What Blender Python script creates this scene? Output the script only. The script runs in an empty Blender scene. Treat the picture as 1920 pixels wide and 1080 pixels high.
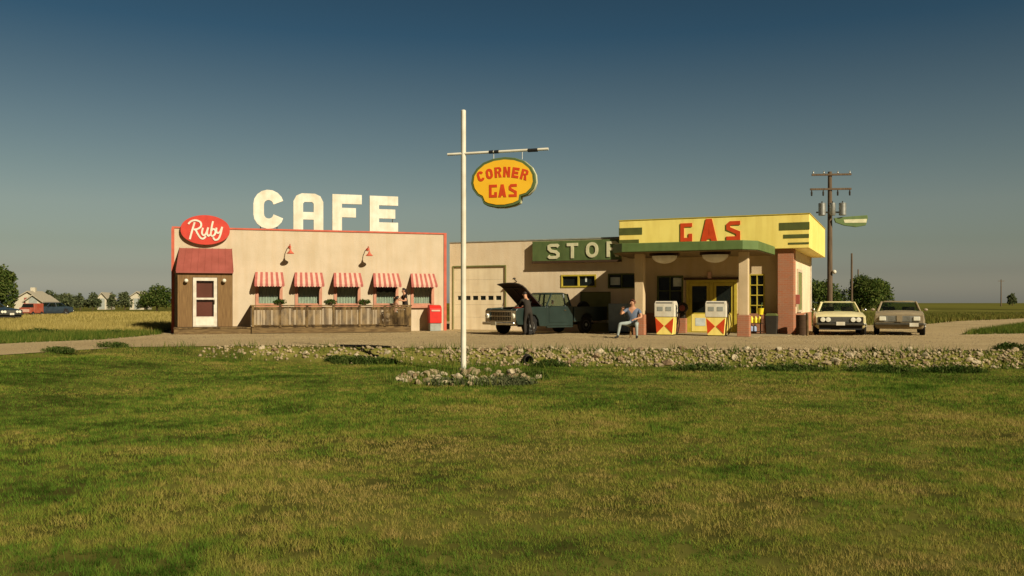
import bpy, bmesh, math, random
import numpy as np
from mathutils import Vector, Matrix, noise
R = math.radians
rnd = random.Random(7)
scene = bpy.context.scene
col = scene.collection

# ---------------------------------------------------------------- camera, sky, sun, exposure
FPX, HOR, EYE = 1650.0, 568.0, 1.3
cd = bpy.data.cameras.new('camera'); cam = bpy.data.objects.new('camera', cd); col.objects.link(cam)
cam.location = (0, 0, EYE); cam.rotation_euler = (R(90), 0, 0)
cd.sensor_width = 36; cd.lens = 36 * FPX / 1920; cd.shift_y = (HOR - 540) / 1920
cd.clip_end = 5000; cd.clip_start = .05
cd.dof.use_dof = False
scene.camera = cam
SUN_AZ, SUN_EL = 140.5, 32.5
w = bpy.data.worlds.new("World"); scene.world = w; w.use_nodes = True
nt = w.node_tree; bg = nt.nodes['Background']
sky = nt.nodes.new('ShaderNodeTexSky'); sky.sky_type = 'NISHITA'; sky.sun_disc = False
sky.sun_elevation = R(SUN_EL); sky.sun_rotation = R(SUN_AZ); sky.dust_density = 1.6; sky.air_density = 1.0; sky.ozone_density = 1.0
tc = nt.nodes.new('ShaderNodeTexCoord'); sp = nt.nodes.new('ShaderNodeSeparateXYZ')
cr = nt.nodes.new('ShaderNodeValToRGB')
nt.links.new(tc.outputs['Generated'], sp.inputs[0]); nt.links.new(sp.outputs['Z'], cr.inputs[0])
SKY_RAMP = [(0.0, (0.6141, 0.5956, 0.5847)), (0.033, (0.347, 0.3358, 0.3292)), (0.064, (0.2934, 0.285, 0.2466)), (0.104, (0.3039, 0.2856, 0.2332)), (0.143, (0.2614, 0.2581, 0.2101)), (0.192, (0.2087, 0.2208, 0.1884)), (0.239, (0.1514, 0.1816, 0.1668)), (0.289, (0.0844, 0.1417, 0.151)), (0.36, (0.0675, 0.1133, 0.1209)), (0.6, (0.049, 0.0764, 0.0815))]
while len(cr.color_ramp.elements) < len(SKY_RAMP): cr.color_ramp.elements.new(.5)
for e, (p, c) in zip(cr.color_ramp.elements, SKY_RAMP): e.position = p; e.color = (*c, 1)
mx = nt.nodes.new('ShaderNodeMix'); mx.data_type = 'RGBA'; mx.blend_type = 'MULTIPLY'; mx.inputs[0].default_value = 1
nt.links.new(sky.outputs[0], mx.inputs[6]); nt.links.new(cr.outputs[0], mx.inputs[7]); # added falloff: dims the sky behind the viewer to cut fill light
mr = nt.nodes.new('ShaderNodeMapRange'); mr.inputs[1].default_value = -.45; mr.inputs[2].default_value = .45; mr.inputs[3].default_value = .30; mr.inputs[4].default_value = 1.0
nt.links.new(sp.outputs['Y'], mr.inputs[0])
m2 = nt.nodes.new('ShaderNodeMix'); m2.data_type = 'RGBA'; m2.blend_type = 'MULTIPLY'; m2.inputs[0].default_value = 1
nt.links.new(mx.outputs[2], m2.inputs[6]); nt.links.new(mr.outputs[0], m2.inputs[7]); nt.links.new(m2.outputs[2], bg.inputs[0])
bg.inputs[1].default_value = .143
sl = bpy.data.lights.new('sun', 'SUN'); so = bpy.data.objects.new('sun', sl); col.objects.link(so)
sl.energy = 5.0; sl.angle = R(.5); sl.color = (1, .90, .70)
sd = Vector((math.sin(R(SUN_AZ)) * math.cos(R(SUN_EL)), math.cos(R(SUN_AZ)) * math.cos(R(SUN_EL)), math.sin(R(SUN_EL))))
so.rotation_euler = sd.to_track_quat('Z', 'Y').to_euler(); so.location = (30, -30, 30)
scene.view_settings.view_transform = 'Standard'; scene.view_settings.look = 'None'
scene.view_settings.exposure = .42; scene.view_settings.gamma = 1

# ---------------------------------------------------------------- helpers
def material(name, c, rough=.8, c2=None, scale=6, bump=0, metal=0, detail=4, bscale=None, spec=.3, contrast=(.35, .65), stretch=None):
    m = bpy.data.materials.new(name); m.use_nodes = True
    n = m.node_tree.nodes; l = m.node_tree.links; p = n['Principled BSDF']
    p.inputs['Base Color'].default_value = (*c, 1); p.inputs['Roughness'].default_value = rough
    p.inputs['Metallic'].default_value = metal; p.inputs['Specular IOR Level'].default_value = spec
    geo = n.new('ShaderNodeTexCoord'); co = geo.outputs['Object']
    if stretch:
        mp = n.new('ShaderNodeMapping'); mp.inputs['Scale'].default_value = stretch
        l.new(co, mp.inputs[0]); co = mp.outputs[0]
    if c2 is None: c2 = tuple(v * .8 for v in c)
    t = n.new('ShaderNodeTexNoise'); t.inputs['Scale'].default_value = scale; t.inputs['Detail'].default_value = detail
    l.new(co, t.inputs[0])
    r = n.new('ShaderNodeValToRGB'); r.color_ramp.elements[0].position = contrast[0]; r.color_ramp.elements[1].position = contrast[1]
    r.color_ramp.elements[0].color = (*c2, 1); r.color_ramp.elements[1].color = (*c, 1)
    l.new(t.outputs[0], r.inputs[0]); l.new(r.outputs[0], p.inputs['Base Color'])
    if bump:
        t2 = n.new('ShaderNodeTexNoise'); t2.inputs['Scale'].default_value = bscale or scale * 4; t2.inputs['Detail'].default_value = 5
        l.new(co, t2.inputs[0])
        b = n.new('ShaderNodeBump'); b.inputs['Strength'].default_value = bump; b.inputs['Distance'].default_value = .02
        l.new(t2.outputs[0], b.inputs['Height']); l.new(b.outputs[0], p.inputs['Normal'])
    return m

def ground_mat(name, stops, s1, s2, bump=.6, bs=40, mixw=.5, s3=None, rough=.95, w3=.25):
    """several scales of world-space noise blended and run through a colour ramp"""
    m = bpy.data.materials.new(name); m.use_nodes = True
    n = m.node_tree.nodes; l = m.node_tree.links; p = n['Principled BSDF']
    p.inputs['Roughness'].default_value = rough; p.inputs['Specular IOR Level'].default_value = .1
    g = n.new('ShaderNodeNewGeometry')
    def nz(s, d=4):
        t = n.new('ShaderNodeTexNoise'); t.inputs['Scale'].default_value = s; t.inputs['Detail'].default_value = d
        l.new(g.outputs['Position'], t.inputs[0]); return t.outputs[0]
    def mixf(a, b, f):
        x = n.new('ShaderNodeMix'); x.data_type = 'FLOAT'; x.inputs[0].default_value = f
        l.new(a, x.inputs[2]); l.new(b, x.inputs[3]); return x.outputs[0]
    v = mixf(nz(s1), nz(s2), mixw)
    if s3: v = mixf(v, nz(s3, 2), w3)
    r = n.new('ShaderNodeValToRGB')
    while len(r.color_ramp.elements) < len(stops): r.color_ramp.elements.new(.5)
    for e, (q, c) in zip(r.color_ramp.elements, stops): e.position = q; e.color = (*c, 1)
    l.new(v, r.inputs[0]); l.new(r.outputs[0], p.inputs['Base Color'])
    if bump:
        b = n.new('ShaderNodeBump'); b.inputs['Strength'].default_value = bump; b.inputs['Distance'].default_value = .04
        l.new(nz(bs, 5), b.inputs['Height']); l.new(b.outputs[0], p.inputs['Normal'])
    return m

def leaf_mat(name, c1, c2, c3, scale=.6, trans=.3, fine=None, pos=(.36, .5, .62), isl=.28):
    m = bpy.data.materials.new(name); m.use_nodes = True
    n = m.node_tree.nodes; l = m.node_tree.links; n.remove(n['Principled BSDF']); out = n['Material Output']
    g = n.new('ShaderNodeNewGeometry')
    def nz(s, d=3):
        t = n.new('ShaderNodeTexNoise'); t.inputs['Scale'].default_value = s; t.inputs['Detail'].default_value = d
        l.new(g.outputs['Position'], t.inputs[0]); return t.outputs[0]
    v = nz(scale)
    x = n.new('ShaderNodeMix'); x.data_type = 'FLOAT'; x.inputs[0].default_value = .4
    l.new(v, x.inputs[2]); l.new(nz(fine or scale * 6), x.inputs[3]); v = x.outputs[0]
    x = n.new('ShaderNodeMix'); x.data_type = 'FLOAT'; x.inputs[0].default_value = isl
    l.new(v, x.inputs[2]); l.new(g.outputs['Random Per Island'], x.inputs[3]); v = x.outputs[0]
    r = n.new('ShaderNodeValToRGB')
    r.color_ramp.elements.new(.5)
    for e, q, c in zip(r.color_ramp.elements, pos, (c1, c2, c3)): e.position = q; e.color = (*c, 1)
    l.new(v, r.inputs[0])
    d = n.new('ShaderNodeBsdfDiffuse'); t = n.new('ShaderNodeBsdfTranslucent'); s = n.new('ShaderNodeMixShader')
    s.inputs[0].default_value = trans
    l.new(r.outputs[0], d.inputs[0]); l.new(r.outputs[0], t.inputs[0]); l.new(d.outputs[0], s.inputs[1]); l.new(t.outputs[0], s.inputs[2])
    l.new(s.outputs[0], out.inputs[0]); return m

def glass_mat(name, tint=(.6, .65, .6), opaque=.35, dark=(.02, .025, .02)):
    m = bpy.data.materials.new(name); m.use_nodes = True
    n = m.node_tree.nodes; l = m.node_tree.links; out = n['Material Output']; p = n['Principled BSDF']
    p.inputs['Base Color'].default_value = (*dark, 1); p.inputs['Roughness'].default_value = .06; p.inputs['Specular IOR Level'].default_value = .6
    t = n.new('ShaderNodeBsdfTransparent'); t.inputs[0].default_value = (*tint, 1)
    s = n.new('ShaderNodeMixShader'); s.inputs[0].default_value = opaque
    l.new(t.outputs[0], s.inputs[1]); l.new(p.outputs[0], s.inputs[2]); l.new(s.outputs[0], out.inputs[0]); return m

M = {}
M['stucco'] = material('stucco', (.52, .42, .295), .95, (.47, .38, .26), 1.3, .5, bscale=25, spec=.1, detail=7)
M['stucco2'] = material('stucco2', (.72, .58, .39), .95, (.64, .51, .335), .9, .5, bscale=25, spec=.1, detail=7)
M['soffit_tan'] = material('soffit_tan', (.20, .14, .06), .9)
M['station_wall'] = material('station_wall', (.60, .46, .28), .95, (.50, .38, .22), .9, .4, bscale=25, spec=.1)
M['door_white'] = material('door_white', (.74, .62, .41), .7, (.68, .56, .37), 2, .1)
M['red_trim'] = material('red_trim', (.50, .10, .05), .6, (.40, .08, .04), 4)
M['pink_trim'] = material('pink_trim', (.46, .21, .13), .7, (.38, .17, .10), 5)
M['porch_wood'] = material('porch_wood', (.20, .115, .042), .8, (.13, .07, .025), 3, .4, stretch=(8, 8, .6))
M['weathered'] = material('weathered', (.185, .118, .046), .9, (.06, .036, .014), 2.2, .4, stretch=(2.2, 2, .9), detail=5, contrast=(.4, .6))
M['weathered_dark'] = material('weathered_dark', (.17, .11, .045), .9, (.09, .055, .022), 3, .4, stretch=(1, 5, 5))
M['red_roof'] = material('red_roof', (.29, .075, .055), .6, (.24, .06, .042), 2)
M['white'] = material('white', (.68, .64, .52), .5, (.58, .53, .41), 3)
M['white_metal'] = material('white_metal', (.60, .54, .43), .5, (.48, .42, .32), 6)
M['sign_red'] = material('sign_red', (.50, .045, .025), .45, (.43, .035, .02), 4)
M['stripe_red'] = material('stripe_red', (.37, .105, .08), .85, (.31, .085, .065), 5)
M['stripe_white'] = material('stripe_white', (.60, .37, .27), .85, (.52, .31, .22), 5)
M['yellow_sign'] = material('yellow_sign', (.82, .46, .025), .5, (.78, .42, .02), 3)
M['yellow'] = material('yellow', (.88, .71, .19), .55, (.82, .65, .16), 1.2, .1)
M['yellow_frame'] = material('yellow_frame', (.50, .39, .045), .55, (.42, .32, .035), 4)
M['olive'] = material('olive', (.09, .105, .022), .7, (.07, .08, .018), 3)
M['sign_green'] = material('sign_green', (.10, .14, .045), .6, (.075, .11, .035), 3)
M['canopy_green'] = material('canopy_green', (.11, .165, .05), .6, (.09, .14, .04), 2)
M['dark_wood'] = material('dark_wood', (.06, .03, .012), .8)
M['shutter'] = material('shutter', (.19, .19, .06), .8, (.16, .16, .05), 3)
M['orange_red'] = material('orange_red', (.60, .065, .012), .5, (.52, .05, .01), 3)
M['letter_cream'] = material('letter_cream', (.62, .58, .36), .6, (.5, .47, .28), 4)
M['concrete'] = material('concrete', (.34, .27, .15), .9, (.26, .2, .11), 4, .4)
M['black'] = material('black', (.012, .011, .01), .7)
M['dark'] = material('dark', (.03, .024, .015), .8)
M['rubber'] = material('rubber', (.014, .012, .01), .85)
M['chrome'] = material('chrome', (.6, .58, .52), .18, (.5, .48, .43), 4, metal=1, spec=.5)
M['steel'] = material('steel', (.42, .42, .38), .4, (.33, .33, .29), 5, metal=.7)
M['grey_paint'] = material('grey_paint', (.30, .31, .27), .6, (.24, .25, .21), 5)
M['truck_green'] = material('truck_green', (.020, .034, .028), .35, (.014, .025, .020), 2, spec=.5)
M['truck_dark'] = material('truck_dark', (.03, .02, .014), .7)
M['engine_red'] = material('engine_red', (.40, .045, .02), .5, (.25, .03, .015), 12)
M['car_cream'] = material('car_cream', (.70, .62, .34), .3, (.62, .54, .28), 2, spec=.5)
M['car_tan'] = material('car_tan', (.28, .22, .13), .5, (.22, .17, .10), 3, spec=.5)
M['car_blue'] = material('car_blue', (.028, .042, .052), .3, (.02, .03, .038), 3, spec=.5)
M['car_red'] = material('car_red', (.30, .09, .05), .4, (.3, .05, .02), 3, spec=.5)
M['bumper_dull'] = material('bumper_dull', (.16, .15, .12), .3, (.11, .10, .08), 4, metal=.7)
M['rock_pale'] = material('rock_pale', (.50, .41, .26), .95, (.28, .22, .14), 3, .5, bscale=20, spec=.1)
M['headlight'] = material('headlight', (.75, .72, .6), .12, (.7, .66, .5), 8, spec=.8)
M['amber'] = material('amber', (.6, .2, .03), .3)
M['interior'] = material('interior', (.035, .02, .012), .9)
M['mailbox_red'] = material('mailbox_red', (.55, .02, .012), .45, (.47, .018, .01), 4)
M['cooler'] = material('cooler', (.22, .27, .30), .5, (.17, .21, .24), 3)
M['pole_wood'] = material('pole_wood', (.14, .095, .055), .9, (.085, .056, .032), 3, .4, stretch=(6, 6, .5))
M['bark'] = material('bark', (.09, .06, .03), .9)
M['rock'] = material('rock', (.38, .29, .165), .95, (.20, .15, .085), 3, .5, bscale=20, spec=.1)
M['rock_dark'] = material('rock_dark', (.27, .18, .10), .95, (.15, .10, .055), 3, .5, bscale=20, spec=.1)
M['curtain'] = material('curtain', (.74, .78, .62), .9, (.46, .52, .46), 7, stretch=(3, 1, .5))
M['paper'] = material('paper', (.62, .66, .6), .7)
M['skin'] = material('skin', (.50, .25, .14), .6)
M['hair_dark'] = material('hair_dark', (.02, .010, .006), .6)
M['hair_red'] = material('hair_red', (.10, .03, .012), .6)
M['cloth_blue'] = material('cloth_blue', (.13, .16, .22), .9)
M['cloth_jeans'] = material('cloth_jeans', (.30, .33, .30), .9, (.22, .25, .23), 8)
M['cloth_grey'] = material('cloth_grey', (.030, .024, .017), .9)
M['cloth_pink'] = material('cloth_pink', (.55, .30, .2), .9)
M['cloth_black'] = material('cloth_black', (.02, .014, .01), .9)
M['house_white'] = material('house_white', (.50, .44, .32), .8)
M['house_roof'] = material('house_roof', (.36, .31, .22), .8)
M['bottle_yellow'] = material('bottle_yellow', (.80, .62, .03), .4)
M['bottle_blue'] = material('bottle_blue', (.30, .36, .5), .4)
M['glass'] = glass_mat('glass', (.85, .88, .85), .12)
M['glass_dark'] = glass_mat('glass_dark', (.5, .55, .5), .55)
M['glass_car'] = glass_mat('glass_car', (.80, .86, .80), .13)

def streaks(name, amt=.84):
    m = M[name]; n = m.node_tree.nodes; l = m.node_tree.links; p = n['Principled BSDF']; src = p.inputs['Base Color'].links[0].from_socket
    t = n.new('ShaderNodeTexCoord'); mp = n.new('ShaderNodeMapping'); mp.inputs['Scale'].default_value = (2.6, 2.6, .22); z = n.new('ShaderNodeTexNoise'); z.inputs['Scale'].default_value = 1.6; z.inputs['Detail'].default_value = 6
    l.new(t.outputs['Object'], mp.inputs[0]); l.new(mp.outputs[0], z.inputs[0]); r = n.new('ShaderNodeValToRGB'); r.color_ramp.elements[0].position = .34; r.color_ramp.elements[1].position = .56
    r.color_ramp.elements[0].color = (amt, amt*.97, amt*.92, 1); r.color_ramp.elements[1].color = (1, 1, 1, 1); l.new(z.outputs[0], r.inputs[0])
    x = n.new('ShaderNodeMix'); x.data_type = 'RGBA'; x.blend_type = 'MULTIPLY'; x.inputs[0].default_value = 1; l.new(src, x.inputs[6]); l.new(r.outputs[0], x.inputs[7]); l.new(x.outputs[2], p.inputs['Base Color'])
for k_ in ('stucco', 'stucco2', 'station_wall'): streaks(k_, .95)
for k_ in ('yellow', 'white', 'canopy_green', 'sign_green', 'door_white'): streaks(k_, .91)

def brick_mat():
    m = material('brick', (.36, .165, .09), .9, (.29, .13, .07), 2.5, .3, bscale=30)
    n = m.node_tree.nodes; l = m.node_tree.links
    p = n['Principled BSDF']; src = p.inputs['Base Color'].links[0].from_socket
    b = n.new('ShaderNodeTexBrick'); b.inputs['Scale'].default_value = 1; b.inputs['Brick Width'].default_value = .22; b.inputs['Row Height'].default_value = .075; b.inputs['Mortar Size'].default_value = .006
    b.inputs['Color2'].default_value = (.36, .13, .06, 1); b.inputs['Mortar'].default_value = (.36, .2, .12, 1)
    t = n.new('ShaderNodeTexCoord'); mp = n.new('ShaderNodeMapping'); mp.inputs['Rotation'].default_value = (R(90), 0, 0)
    l.new(t.outputs['Object'], mp.inputs[0]); l.new(mp.outputs[0], b.inputs[0]); l.new(src, b.inputs['Color1']); l.new(b.outputs[0], p.inputs['Base Color'])
    return m
M['brick'] = brick_mat()

class MB:
    def __init__(s): s.v = []; s.f = []; s.m = []
    def add(s, vs, fs, mi=0):
        k = len(s.v); s.v += [tuple(v) for v in vs]; s.f += [tuple(i + k for i in f) for f in fs]; s.m += [mi] * len(fs); return s
    def box(s, x0, x1, y0, y1, z0, z1, mi=0):
        return s.add([(x0,y0,z0),(x1,y0,z0),(x1,y1,z0),(x0,y1,z0),(x0,y0,z1),(x1,y0,z1),(x1,y1,z1),(x0,y1,z1)],
              [(0,3,2,1),(4,5,6,7),(0,1,5,4),(1,2,6,5),(2,3,7,6),(3,0,4,7)], mi)
    def hexa(s, p, mi=0):   # 8 points: bottom ring 0-3, top ring 4-7
        return s.add(p, [(0,3,2,1),(4,5,6,7),(0,1,5,4),(1,2,6,5),(2,3,7,6),(3,0,4,7)], mi)
    def prism(s, poly, axis, a, b, mi=0):  # poly of 2-D points extruded along axis; x:(y,z) y:(x,z) z:(x,y)
        def P(u, v, t): return {'x': (t,u,v), 'y': (u,t,v), 'z': (u,v,t)}[axis]
        n = len(poly); vs = [P(u,v,a) for u,v in poly] + [P(u,v,b) for u,v in poly]
        return s.add(vs, [tuple(range(n))[::-1], tuple(range(n, 2*n))] + [(i,(i+1)%n,n+(i+1)%n,n+i) for i in range(n)], mi)
    def tube(s, pts, r, n=8, mi=0, cap=True):
        pts = [Vector(p) for p in pts]; rs = r if isinstance(r, (list, tuple)) else [r]*len(pts); k0 = len(s.v); vs = []
        prev = None
        for i, p in enumerate(pts):
            d = (pts[min(i+1, len(pts)-1)] - pts[max(i-1, 0)]).normalized()
            up = Vector((0,0,1)) if abs(d.z) < .9 else Vector((1,0,0))
            if prev is not None: up = prev
            a = d.cross(up).normalized(); b = a.cross(d).normalized(); prev = b
            for k in range(n):
                t = 2*math.pi*k/n; vs.append(p + (a*math.cos(t) + b*math.sin(t))*rs[i])
        fs = []
        for i in range(len(pts)-1):
            for k in range(n): fs.append((i*n+k, i*n+(k+1)%n, (i+1)*n+(k+1)%n, (i+1)*n+k))
        if cap: fs += [tuple(range(n))[::-1], tuple(range((len(pts)-1)*n, len(pts)*n))]
        return s.add(vs, fs, mi)
    def lathe(s, prof, c=(0,0,0), axis='z', n=20, mi=0):  # prof of (r, h)
        vs = []; fs = []
        for r, h in prof:
            for k in range(n):
                t = 2*math.pi*k/n; u, v = r*math.cos(t), r*math.sin(t)
                vs.append({'z': (c[0]+u,c[1]+v,c[2]+h), 'x': (c[0]+h,c[1]+u,c[2]+v), 'y': (c[0]+v,c[1]+h,c[2]+u)}[axis])
        for i in range(len(prof)-1):
            for k in range(n): fs.append((i*n+k, i*n+(k+1)%n, (i+1)*n+(k+1)%n, (i+1)*n+k))
        fs += [tuple(range(n))[::-1], tuple(range((len(prof)-1)*n, len(prof)*n))]
        return s.add(vs, fs, mi)
    def ball(s, c, r, n=12, m=8, mi=0, jit=0, seed=0):
        rx, ry, rz = r if isinstance(r, (tuple, list)) else (r, r, r); vs = [(c[0],c[1],c[2]-rz)]; fs = []
        for i in range(1, m):
            a = -math.pi/2 + math.pi*i/m
            for k in range(n):
                t = 2*math.pi*k/n; vs.append((c[0]+rx*math.cos(a)*math.cos(t), c[1]+ry*math.cos(a)*math.sin(t), c[2]+rz*math.sin(a)))
        vs.append((c[0],c[1],c[2]+rz))
        for k in range(n): fs.append((0, 1+(k+1)%n, 1+k))
        for i in range(m-2):
            for k in range(n): fs.append((1+i*n+k, 1+i*n+(k+1)%n, 1+(i+1)*n+(k+1)%n, 1+(i+1)*n+k))
        t = len(vs)-1
        for k in range(n): fs.append((t, 1+(m-2)*n+k, 1+(m-2)*n+(k+1)%n))
        return s.add(vs, fs, mi)
    def build(s, name, mats, parent=None, smooth=35, bevel=0, loc=None, rot=None):
        me = bpy.data.meshes.new(name); me.from_pydata(s.v, [], s.f)
        mats = mats if isinstance(mats, (list, tuple)) else [mats]
        for m in mats: me.materials.append(M[m] if isinstance(m, str) else m)
        if len(mats) > 1: me.polygons.foreach_set('material_index', s.m)
        bm = bmesh.new(); bm.from_mesh(me); bmesh.ops.recalc_face_normals(bm, faces=bm.faces); bm.to_mesh(me); bm.free()
        if smooth: me.polygons.foreach_set('use_smooth', [True]*len(me.polygons)); me.set_sharp_from_angle(angle=R(smooth))
        o = bpy.data.objects.new(name, me); col.objects.link(o)
        if parent: o.parent = parent
        if loc: o.location = loc
        if rot: o.rotation_euler = rot
        if bevel:
            b = o.modifiers.new('bevel', 'BEVEL'); b.width = bevel; b.segments = 2; b.limit_method = 'ANGLE'; b.angle_limit = R(40)
        return o

def tag(o, label=None, cat=None, group=None, kind=None):
    if label: o['label'] = label
    if cat: o['category'] = cat
    if group: o['group'] = group
    if kind: o['kind'] = kind
    return o
def thing(name, label, cat, loc=(0,0,0), rz=0, group=None):
    o = bpy.data.objects.new(name, None); col.objects.link(o); o.empty_display_size = .1
    o.location = loc; o.rotation_euler = (0, 0, rz); return tag(o, label, cat, group)
def copy_tree(o, parent=None):
    kids = list(o.children); c = o.copy(); col.objects.link(c)
    if parent: c.parent = parent
    for ch in kids: copy_tree(ch, c)
    return c

class Frame:   # a building's own axes: x along its front, y into depth
    def __init__(s, ox, oy, deg): s.ox, s.oy, s.a = ox, oy, R(deg); s.c, s.s = math.cos(s.a), math.sin(s.a)
    def world(s, x, y, z=0): return (s.ox + x*s.c - y*s.s, s.oy + x*s.s + y*s.c, z)
    def sx(s, px, y):
        r = (px-960)/FPX; return (r*(s.oy + y*s.c) - (s.ox - y*s.s)) / (s.c - r*s.s)
    def z(s, x, y, py): return EYE + (HOR-py)/FPX * s.world(x, y)[1]
    def q(s, px, py, y): x = s.sx(px, y); return x, s.z(x, y, py)
def at(px, Y, z=0): return ((px-960)/FPX*Y, Y, z)

def wall_holes(mb, x0, x1, z0, z1, ya, yb, holes, mi=0):
    xs = sorted({x0, x1, *[h[0] for h in holes], *[h[1] for h in holes]}); zs = sorted({z0, z1, *[h[2] for h in holes], *[h[3] for h in holes]})
    def solid(i, j):
        if i < 0 or j < 0 or i >= len(xs)-1 or j >= len(zs)-1: return False
        cx, cz = (xs[i]+xs[i+1])/2, (zs[j]+zs[j+1])/2
        return not any(h[0] < cx < h[1] and h[2] < cz < h[3] for h in holes)
    for i in range(len(xs)-1):
        for j in range(len(zs)-1):
            if not solid(i, j): continue
            a, b, c, d = xs[i], xs[i+1], zs[j], zs[j+1]
            mb.add([(a,ya,c),(b,ya,c),(b,ya,d),(a,ya,d)], [(0,1,2,3)], mi); mb.add([(a,yb,c),(b,yb,c),(b,yb,d),(a,yb,d)], [(3,2,1,0)], mi)
            if not solid(i-1, j): mb.add([(a,ya,c),(a,ya,d),(a,yb,d),(a,yb,c)], [(0,1,2,3)], mi)
            if not solid(i+1, j): mb.add([(b,ya,c),(b,yb,c),(b,yb,d),(b,ya,d)], [(0,1,2,3)], mi)
            if not solid(i, j-1): mb.add([(a,ya,c),(a,yb,c),(b,yb,c),(b,ya,c)], [(0,1,2,3)], mi)
            if not solid(i, j+1): mb.add([(a,ya,d),(b,ya,d),(b,yb,d),(a,yb,d)], [(0,1,2,3)], mi)
    return mb

# ---- lettering: every glyph is a list of closed outlines in a 1-high box
def stroke(path, t, closed=False):
    P = [Vector(p) for p in path]; n = len(P); Lh, Rh = [], []
    for i in range(n):
        a = P[i-1] if (i > 0 or closed) else None; b = P[(i+1) % n] if (i < n-1 or closed) else None
        d1 = (P[i]-a).normalized() if a is not None else None; d2 = (b-P[i]).normalized() if b is not None else None
        if d1 is None: d1 = d2
        if d2 is None: d2 = d1
        n1 = Vector((-d1.y, d1.x)); n2 = Vector((-d2.y, d2.x)); m = (n1+n2)
        m = m.normalized() if m.length > 1e-6 else n1
        k = t/2 / max(.45, m.dot(n1)); Lh.append(tuple(P[i]+m*k)); Rh.append(tuple(P[i]-m*k))
    return [Lh, Rh] if closed else [Lh + Rh[::-1]]
def arc(cx, cy, rx, ry, a0, a1, n=10): return [(cx+rx*math.cos(R(a0+(a1-a0)*i/n)), cy+ry*math.sin(R(a0+(a1-a0)*i/n))) for i in range(n+1)]
def glyph(ch, w=.7, t=.2):
    h = t/2; W = w
    if ch == 'C': return stroke(arc(W/2, 1-W/2, W/2-h, W/2-h, 12, 180, 8) + arc(W/2, W/2, W/2-h, W/2-h, 180, 348, 8), t)
    if ch == 'O': return stroke(arc(W/2, 1-W/2, W/2-h, W/2-h, 0, 180, 8) + arc(W/2, W/2, W/2-h, W/2-h, 180, 360, 8), t, True)
    if ch == 'A':
        k = W*.28
        return [[(0,0),(0,1-k),(k*.35,1-k*.3),(k,1),(W-k,1),(W-k*.35,1-k*.3),(W,1-k),(W,0),(W-t,0),(W-t,.28),(t,.28),(t,0)], [(t,.28+t*.8),(W-t,.28+t*.8),(W-t,1-t-.02),(W-t-.04,1-t*.9),(t+.04,1-t*.9),(t,1-t-.02)]]
    if ch == 'F': return [[(0,0),(0,1),(W,1),(W,1-t),(t,1-t),(t,.5+h),(W*.8,.5+h),(W*.8,.5-h),(t,.5-h),(t,0)]]
    if ch == 'E': return [[(0,0),(0,1),(W,1),(W,1-t),(t,1-t),(t,.5+h),(W*.9,.5+h),(W*.9,.5-h),(t,.5-h),(t,t),(W,t),(W,0)]]
    if ch == 'T': return [[(W/2-h,0),(W/2-h,1-t),(0,1-t),(0,1),(W,1),(W,1-t),(W/2+h,1-t),(W/2+h,0)]]
    if ch == 'S': return stroke([(W-h*.6,.80),(W*.8,1-h),(W*.25,1-h),(h,.84),(h,.66),(W*.3,.53),(W*.7,.47),(W-h,.34),(W-h,.18),(W*.75,h),(W*.2,h),(h*.5,.2)], t)
    if ch == 'R': return [[(0,0),(0,1),(W*.75,1),(W,.86),(W,.58),(W*.78,.46),(W,0),(W-t*1.15,0),(W*.52,.42),(t,.42),(t,0)], [(t,.6),(W*.62,.6),(W-t,.68),(W-t,.78),(W*.62,.84),(t,.84)]]
    if ch == 'N': return [[(0,0),(0,1),(t,1),(W-t,.42),(W-t,1),(W,1),(W,0),(W-t,0),(t,.58),(t,0)]]
    if ch == 'g': # squared station G
        return stroke([(W,1-h),(h,1-h),(h,h),(W-h,h),(W-h,.42)], t)
    if ch == 'a': # tall splayed A
        return [[(0,0),(W/2-t*.55,1),(W/2+t*.55,1),(W,0),(W-t,0),(W-t*1.25,.14),(t*1.25,.14),(t,0)], [(t*1.5,.3),(W-t*1.5,.3),(W/2,.78)]]
    if ch == 's': return stroke([(W,1-h),(W*.3,1-h),(h,.8),(h,.62),(W-h,.38),(W-h,.2),(W-h,h),(0,h)], t)
    if ch == 'n5': pass
    return []
def poly_mesh(outlines, depth, xf=lambda u, v: (u, v)):
    """fill outlines (with holes) and give them depth; returned standing in x-z, front at y=-depth"""
    cu = bpy.data.curves.new('tmp', 'CURVE'); cu.dimensions = '2D'; cu.fill_mode = 'BOTH'; cu.extrude = depth/2
    for o in outlines:
        s = cu.splines.new('POLY'); s.points.add(len(o)-1); s.use_cyclic_u = True
        for p, q in zip(s.points, o): a, b = xf(*q); p.co = (a, b, 0, 1)
    ob = bpy.data.objects.new('tmp', cu); me = bpy.data.meshes.new_from_object(ob)
    vs = [(v.co.x, -depth/2 - v.co.z, v.co.y) for v in me.vertices]; fs = [tuple(p.vertices) for p in me.polygons]
    bpy.data.objects.remove(ob); bpy.data.curves.remove(cu); bpy.data.meshes.remove(me)
    return vs, fs

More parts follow.
